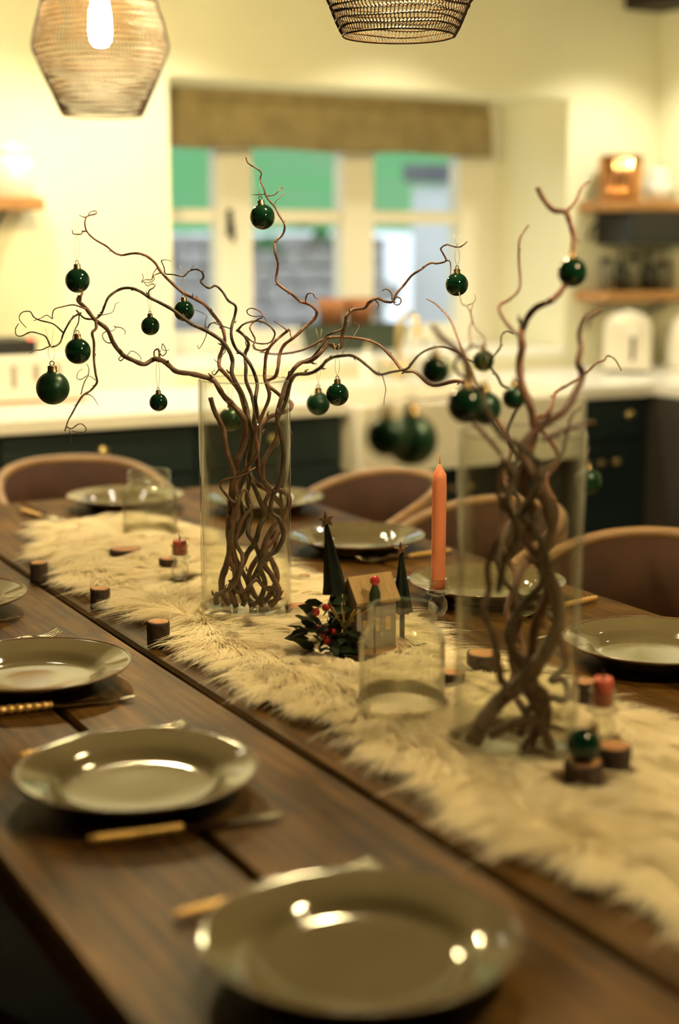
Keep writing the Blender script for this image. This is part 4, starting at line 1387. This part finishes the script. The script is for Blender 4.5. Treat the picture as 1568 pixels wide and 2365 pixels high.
branch('willow_branch', D1, 'dark willow twig curling into a round loop above the vase', G1, 'bark_dark', [
    ([(590, 1400), (570, 1375), (582, 1340), (600, 1300), (590, 1260), (572, 1230), (580, 1190), (570, 1150), (575, 1110), (565, 1060), (580, 1010), (588, 960), (586, 933), (579, 907), (568, 878), (568, 848), (566, 818), (574, 796), (566, 778), (552, 765), (546, 763)], 5, 3.4, .0, .05),
    ([(548, 764), (564, 748), (594, 741), (616, 748), (632, 763), (634, 775), (625, 790), (605, 794), (583, 789), (568, 776)], 2.3, 1.6, .05, .02),
    ([(570, 800), (567, 790), (571, 783)], 1.2, .7, .04, .05),
])
branch('willow_branch', D1, 'cut willow stem whose sawn end leans against the vase rim on the left', G1, 'bark', [
    ([(565, 1385), (548, 1340), (540, 1290), (535, 1240), (548, 1190), (535, 1140), (540, 1090), (524, 1040), (516, 997), (506, 970), (494, 946), (486, 918)], 7.5, 5.5, -.03, -.02)])
branch('willow_branch', D1, 'crooked willow stem tangled in the lower half of the farther vase', G1, 'bark', [
    ([(500, 1395), (500, 1375), (515, 1368), (540, 1350), (555, 1320), (560, 1285), (545, 1250), (560, 1200), (580, 1170), (565, 1130), (545, 1160), (520, 1140), (508, 1120), (520, 1108), (560, 1098), (590, 1080)], 5.5, 2.0, -.045, -.03),
    ([(640, 1390), (630, 1370), (605, 1350), (595, 1320), (620, 1290), (635, 1260), (645, 1220), (655, 1180), (648, 1140), (660, 1100), (668, 1050), (672, 1000), (655, 980)], 4.5, 2.5, .04, .03),
    ([(620, 1395), (640, 1380), (636, 1360), (610, 1355), (590, 1340), (560, 1370), (540, 1360), (530, 1340)], 4.5, 3.5, -.035, -.03),
])

# nearer vase
branch('willow_branch', D2, 'blurred willow branch rising at the right behind the hanging bauble', G2, 'bark_red', [
    ([(1215, 1735), (1235, 1690), (1245, 1650), (1238, 1600), (1228, 1540), (1235, 1450), (1265, 1370), (1245, 1300), (1215, 1240), (1230, 1180), (1205, 1110), (1222, 1050), (1235, 1000), (1225, 940), (1205, 890), (1200, 840), (1206, 800), (1203, 772), (1214, 740), (1238, 710), (1272, 694), (1298, 668), (1318, 630), (1322, 590), (1326, 550), (1316, 515), (1305, 490), (1278, 485), (1256, 462), (1240, 432)], 9, 5.0, .0, .18),
    ([(1305, 490), (1328, 468), (1344, 432), (1368, 418)], 4, 1.8, .18, .22),
    ([(1203, 772), (1190, 768), (1165, 740), (1152, 708), (1178, 690), (1200, 662), (1198, 600), (1200, 552), (1220, 520)], 3.8, 2.2, .15, .34),
    ([(1325, 548), (1340, 560)], 2.0, 1.0, .18, .18),
])
branch('willow_branch', D2, 'thin willow tip curving over the right worktop, nearer vase', G2, 'bark_red', [
    ([(1275, 1735), (1250, 1665), (1230, 1620), (1192, 1560), (1180, 1500), (1200, 1430), (1190, 1370), (1215, 1300), (1270, 1240), (1285, 1180), (1260, 1110), (1290, 1060), (1265, 1010), (1235, 975), (1255, 960), (1270, 945), (1278, 920), (1285, 905), (1310, 890), (1335, 875), (1355, 860), (1375, 840), (1395, 832), (1402, 822), (1420, 830), (1435, 856)], 7.5, 1.2, -.02, .45),
    ([(1255, 1015), (1290, 1000), (1330, 985), (1370, 975)], 5, 3, .0, -.12),
])
branch('willow_branch', D2, 'thick willow stem slanting across the foot of the nearer vase', G2, 'bark', [
    ([(1090, 1715), (1115, 1670), (1150, 1622), (1200, 1580), (1232, 1545), (1262, 1500), (1290, 1440), (1280, 1360), (1250, 1290), (1275, 1220), (1255, 1150), (1230, 1090), (1205, 1040), (1240, 990), (1300, 950), (1330, 905), (1345, 865), (1335, 840), (1341, 805), (1338, 770), (1352, 735), (1388, 714)], 15, 3.5, -.03, .12),
])
branch('willow_branch', D2, 'dark willow stem on the left inside the nearer vase, curling over baubles', G2, 'bark', [
    ([(1130, 1700), (1180, 1675), (1240, 1655), (1262, 1615), (1235, 1585), (1165, 1580), (1150, 1530), (1140, 1470), (1116, 1412), (1130, 1360), (1125, 1310), (1142, 1260), (1164, 1200), (1150, 1130), (1160, 1060), (1125, 1010), (1082, 960), (1096, 920), (1080, 880), (1050, 850), (1060, 822), (1072, 815)], 8, 2.5, -.02, .05),
    ([(1085, 880), (1075, 835), (1045, 800), (1020, 780), (1000, 752)], 6.5, 4.5, .02, -.15),
    ([(1088, 895), (1035, 916), (990, 924), (950, 924), (915, 930), (893, 936)], 2.6, 1.4, .02, -.42),
    ([(1060, 822), (1090, 800), (1110, 805), (1130, 832)], 3, 2, .04, .1),
    ([(1088, 800), (1084, 762), (1090, 740), (1082, 712), (1066, 700), (1060, 675)], 2.4, 1.2, .05, .55),
    ([(1122, 812), (1118, 780), (1100, 760), (1092, 742), (1088, 720), (1092, 704)], 1.8, 1.0, .1, .5),
    ([(1080, 705), (1092, 700), (1098, 690), (1096, 680)], 1.2, .8, .5, .55),
])
branch('willow_branch', D2, 'willow stem in the nearer vase ending in a hook beside the matt bauble', G2, 'bark_dark', [
    ([(1200, 1700), (1220, 1640), (1270, 1612), (1300, 1618), (1312, 1600), (1300, 1570), (1272, 1572), (1298, 1545), (1302, 1510), (1290, 1465), (1272, 1425), (1240, 1400), (1180, 1360), (1150, 1300), (1170, 1230), (1200, 1170), (1180, 1110), (1195, 1060), (1170, 1010), (1185, 960), (1200, 930), (1180, 900), (1160, 890), (1148, 868), (1130, 840), (1146, 815), (1156, 800), (1158, 775), (1170, 765), (1185, 771)], 7, 1.6, .03, .40),
])
branch('willow_branch', D2, 'pale blurred willow branch drifting left behind the long snaking one', G2, 'bark_red', [
    ([(1245, 1700), (1210, 1640), (1180, 1580), (1210, 1500), (1170, 1420), (1190, 1330), (1160, 1260), (1185, 1180), (1165, 1100), (1180, 1030), (1150, 970), (1110, 910), (1060, 880), (1000, 890), (960, 860), (930, 855), (905, 825), (872, 795), (830, 782), (760, 780), (700, 808), (640, 818), (600, 812)], 6, 2.6, .02, .95),
    ([(1110, 910), (1090, 860), (1060, 790), (1040, 740), (1010, 705), (985, 690)], 3, 1.6, .2, .7),
])
branch('willow_branch', D2, 'stout willow stem with split top inside the nearer vase', G2, 'bark_dark', [
    ([(1255, 1690), (1262, 1640), (1240, 1590), (1200, 1530), (1175, 1470), (1200, 1410), (1250, 1350), (1262, 1290), (1235, 1230), (1205, 1190), (1235, 1140), (1245, 1090), (1215, 1040), (1165, 1010), (1130, 960), (1112, 910), (1105, 890)], 9, 5, .03, -.05),
    ([(1205, 1190), (1225, 1210), (1245, 1185)], 6, 4, .0, -.01),
    ([(1245, 1090), (1290, 1060), (1305, 1020), (1320, 960), (1345, 940)], 5, 2.5, .02, .1),
    ([(1160, 1060), (1185, 1100), (1170, 1160), (1195, 1230), (1165, 1300), (1150, 1370)], 8, 6, -.04, -.03),
])


# ------------------------------------------------------------------ baubles
def bauble(px, py, dpx, d, m, label, string_to=None, cap=True, tilt=0.0, stand=None):
    c = at_d(px, py, d) if stand is None else stand
    dist = (c - CAM).dot(FW)
    r = dpx / 2 * dist / FPX
    b_ = empty('bauble', c, 0, label, 'bauble', 'green christmas baubles')
    b_.rotation_euler = (0, tilt, -YAW)
    MB().ball((0, 0, 0), r, 36, 24).build('ball', M[m], b_)
    if cap:
        MB().lathe([(r * .30, r * .93), (r * .30, r * 1.0), (r * .26, r * 1.02), (r * .26, r * 1.30), (r * .20, r * 1.34), (0, r * 1.36)], 20,
                   wob=lambda a, z: 1 + .07 * math.cos(a * 10)).build('cap', M['cap'], b_)
        ring = [(r * .13 * math.cos(a), 0, r * 1.47 + r * .13 * math.sin(a)) for a in [2 * math.pi * k / 14 for k in range(15)]]
        MB().tube(ring, r * .028 + .0002, 5, cap=False).build('hanger_ring', M['cap'], b_)
    if string_to:
        p2 = at_d(string_to[0], string_to[1], d) - c
        h = math.hypot(p2.x, p2.y) * (1 if p2.dot(RT) >= 0 else -1)
        zt = p2.z
        mb = MB()
        for s in (-1, 1):
            mb.tube(catmull([(0, 0, r * 1.58), (s * r * .18 + h * .3, 0, r * 1.58 + (zt - r * 1.58) * .35), (s * r * .16 + h * .8, 0, r * 1.58 + (zt - r * 1.58) * .8), (h, 0, zt)], 4), .00035, 4)
        for s in (-.16, .10):
            mb.tube([(h, 0, zt), (h + s * r, 0, zt + r * .5), (h + s * r * 1.9, 0, zt + r * 1.1)], .0003, 4)
        mb.build('thread', M['string'], b_)
    return b_


bauble(179, 648, 57, D1 + .10, 'green_shiny', 'glossy green bauble hanging topmost on the far left', (178, 544))
bauble(180, 811, 60, D1 - .14, 'green_shiny', 'glossy green bauble second down on the left, among twig ends', (172, 765))
bauble(122, 896, 77, D1 - .08, 'green_matte', 'large satin green bauble at the far left', (118, 800))
bauble(347, 753, 43, D1 - .03, 'green_shiny', 'small glossy green bauble under the curly twig, left of the vase', (345, 650))
bauble(425, 718, 48, D1 + .03, 'green_shiny', 'small glossy green bauble at the left window edge', (424, 640))
bauble(366, 929, 42, D1 - .07, 'green_shiny', 'small glossy green bauble hanging lowest, left of the vase', (364, 832))
bauble(606, 501, 58, D1 + .07, 'green_shiny', 'glossy green bauble highest of all, in the window', (603, 450), tilt=-.1)
bauble(779, 911, 53, D1 - .08, 'green_shiny', 'glossy green bauble hanging just right of the farther vase', (779, 822))
bauble(1055, 657, 53, D1 - .05, 'green_shiny', 'glossy green bauble at the right window frame', (1056, 571))
bauble(735, 932, 54, D2 + .86, 'green_matte', 'blurred satin bauble behind the one right of the farther vase', (738, 789))
bauble(533, 968, 56, D1 + .16, 'green_matte', 'pale green bauble seen through the farther vase', (533, 925))
bauble(1005, 856, 72, D2 - .20, 'green_shiny', 'dark blurred bauble left of the nearer vase branches', (1008, 800))
bauble(1116, 833, 50, D2 + .20, 'green_matte', 'small satin bauble in the middle of the nearer branches', (1114, 808))
bauble(1076, 936, 86, D2 - .06, 'green_shiny', 'glossy bauble with lime highlights at the nearer vase mouth', (1085, 885))
bauble(1119, 942, 78, D2 + .07, 'green_matte', 'satin bauble hanging on a thread at the nearer vase mouth', (1118, 862))
bauble(1187, 918, 55, D2 + .12, 'green_matte', 'small satin bauble right of the nearer vase mouth', (1190, 895))
bauble(1322, 629, 69, D2 + .07, 'green_shiny', 'dark blurred bauble hanging at the upper right', (1322, 592))
bauble(893, 1008, 100, D2 - .42, 'green_matte', 'large blurred satin bauble, left one of the overlapping pair', (893, 935))
bauble(950, 1016, 122, D2 - .26, 'green_matte', 'largest blurred satin bauble, right one of the overlapping pair', (950, 924))
bauble(1358, 1112, 62, D2 + .12, 'green_matte', 'dim green bauble hanging right of the nearer vase', (1352, 1065))
lp = log_pos[8]
bauble(1355, 1750, 80, 0, 'green_shiny', 'glossy green bauble resting on a little log at the lower right', None, True, .5,
       stand=Vector((lp.x, lp.y, T + .0105 + .040 + .0187)))


# ------------------------------------------------------------------ pendants
def make_pendant():
    p = empty('pendant_lamp', (0, 0, 0))
    # knitted wire shade profile, z measured from the widest ring
    prof = [(.088, -.150), (.097, -.135), (.108, -.110), (.121, -.080), (.133, -.055), (.143, -.030), (.153, -.006), (.152, .010), (.147, .030), (.139, .060), (.128, .095), (.113, .130), (.094, .165), (.070, .195), (.045, .215)]
    zs = [q[1] for q in prof]
    rs = [q[0] for q in prof]
    mb = MB()
    rows, cols = 35, 104
    zr = []
    for j in range(rows):                                    # knitted courses
        z0 = -.150 + .363 * j / (rows - 1)
        zr.append(z0)
        n = cols * 2
        a = np.arange(n + 1) / n * 2 * math.pi
        zz = z0 + (.0017 * np.cos(a * cols + j) + .0016 * np.sin(a * 4 + j * .9) if 0 < j else 0 * a)
        rr = np.interp(np.clip(zz, zs[0], zs[-1]), zs, rs) + .0012 * np.sin(a * 3 + j * .5)
        mb.tube([(float(r_ * math.cos(t)), float(r_ * math.sin(t)), float(z_)) for r_, t, z_ in zip(rr, a, zz)], .0017 if j else .0020, 4, cap=False)
    for c_ in range(cols):                                   # loops between the courses
        a0 = c_ / cols * 2 * math.pi
        pts = []
        for j in range(rows):
            t = a0 + (.4 if j % 2 else -.4) * math.pi / cols
            r_ = float(np.interp(zr[j], zs, rs)) + .0006
            pts.append((r_ * math.cos(t), r_ * math.sin(t), zr[j] + .0016 * math.sin(t * 4 + j * .9)))
        mb.tube(pts, .0010, 4, cap=False)
    mb.build('wire_shade', M['wire'], p)
    MB().lathe([(0, .30), (.014, .30), (.02, .29), (.022, .235), (.048, .216), (.048, .212), (.018, .212), (.016, .150), (0, .150)], 28).build('lamp_holder', M['wire'], p)
    MB().tube([(0, 0, .298), (0, 0, HC - 1.80)], .003, 8).build('cord', M['black'], p)
    MB().lathe([(0, HC - 1.835), (.05, HC - 1.835), (.05, HC - 1.812), (0, HC - 1.812)], 28).build('ceiling_rose', M['wire'], p)
    MB().lathe([(0, .0), (.014, .003), (.0215, .014), (.024, .035), (.022, .075), (.015, .11), (.012, .135), (.012, .149), (0, .149)], 24).build('bulb', M['bulb'], p)
    return p


pend0 = make_pendant()
pe = [(1.203, 3.325, 1.812, 'knitted wire pendant lamp with glowing bulb at the top left'),
      (1.262, 2.115, 1.850, 'knitted wire pendant lamp cut off by the top edge, right of centre'),
      (1.27, 0.90, 1.845, 'knitted wire pendant lamp over the near end of the table')]
for k, (x, y, z, lab) in enumerate(pe):
    p = pend0 if k == 0 else copy_tree(pend0)
    p.location = (x, y, z)
    tag(p, lab, 'pendant lamp', 'knitted wire pendants over the table')

# ------------------------------------------------------------------ ceiling downlights over the worktops
dl = [(1.20, 4.36, 'recessed ceiling downlight over the left worktop'), (1.86, 4.36, 'recessed ceiling downlight left of the window'),
      (2.80, 4.36, 'recessed ceiling downlight above the sink'), (3.74, 4.36, 'recessed ceiling downlight in the right-hand corner'),
      (3.2, 2.6, 'recessed ceiling downlight right of the table'), (-0.9, 2.4, 'recessed ceiling downlight left of the table')]
for (x, y, lab) in dl:
    d = empty('downlight', (x, y, HC), 0, lab, 'downlight', 'recessed ceiling downlights')
    MB().lathe([(.034, -.0005), (.045, -.0005), (.045, -.006), (.036, -.008), (.034, -.002)], 28).build('trim_ring', M['steel'], d)
    MB().lathe([(0, -.003), (.033, -.003), (.033, -.001), (0, -.001)], 24).build('lens', M['lens'], d)
    ld = bpy.data.lights.new('downlight_lamp', 'SPOT')
    ld.energy = LIGHT_W['down'] * (1.0 if y > 4 else 0.22)
    ld.color = WARM
    ld.spot_size = R_(122)
    ld.spot_blend = 0.75
    ld.shadow_soft_size = 0.03
    lo = bpy.data.objects.new('downlight_lamp', ld)
    link(lo, d)
    lo.location = (0, 0, -.02)
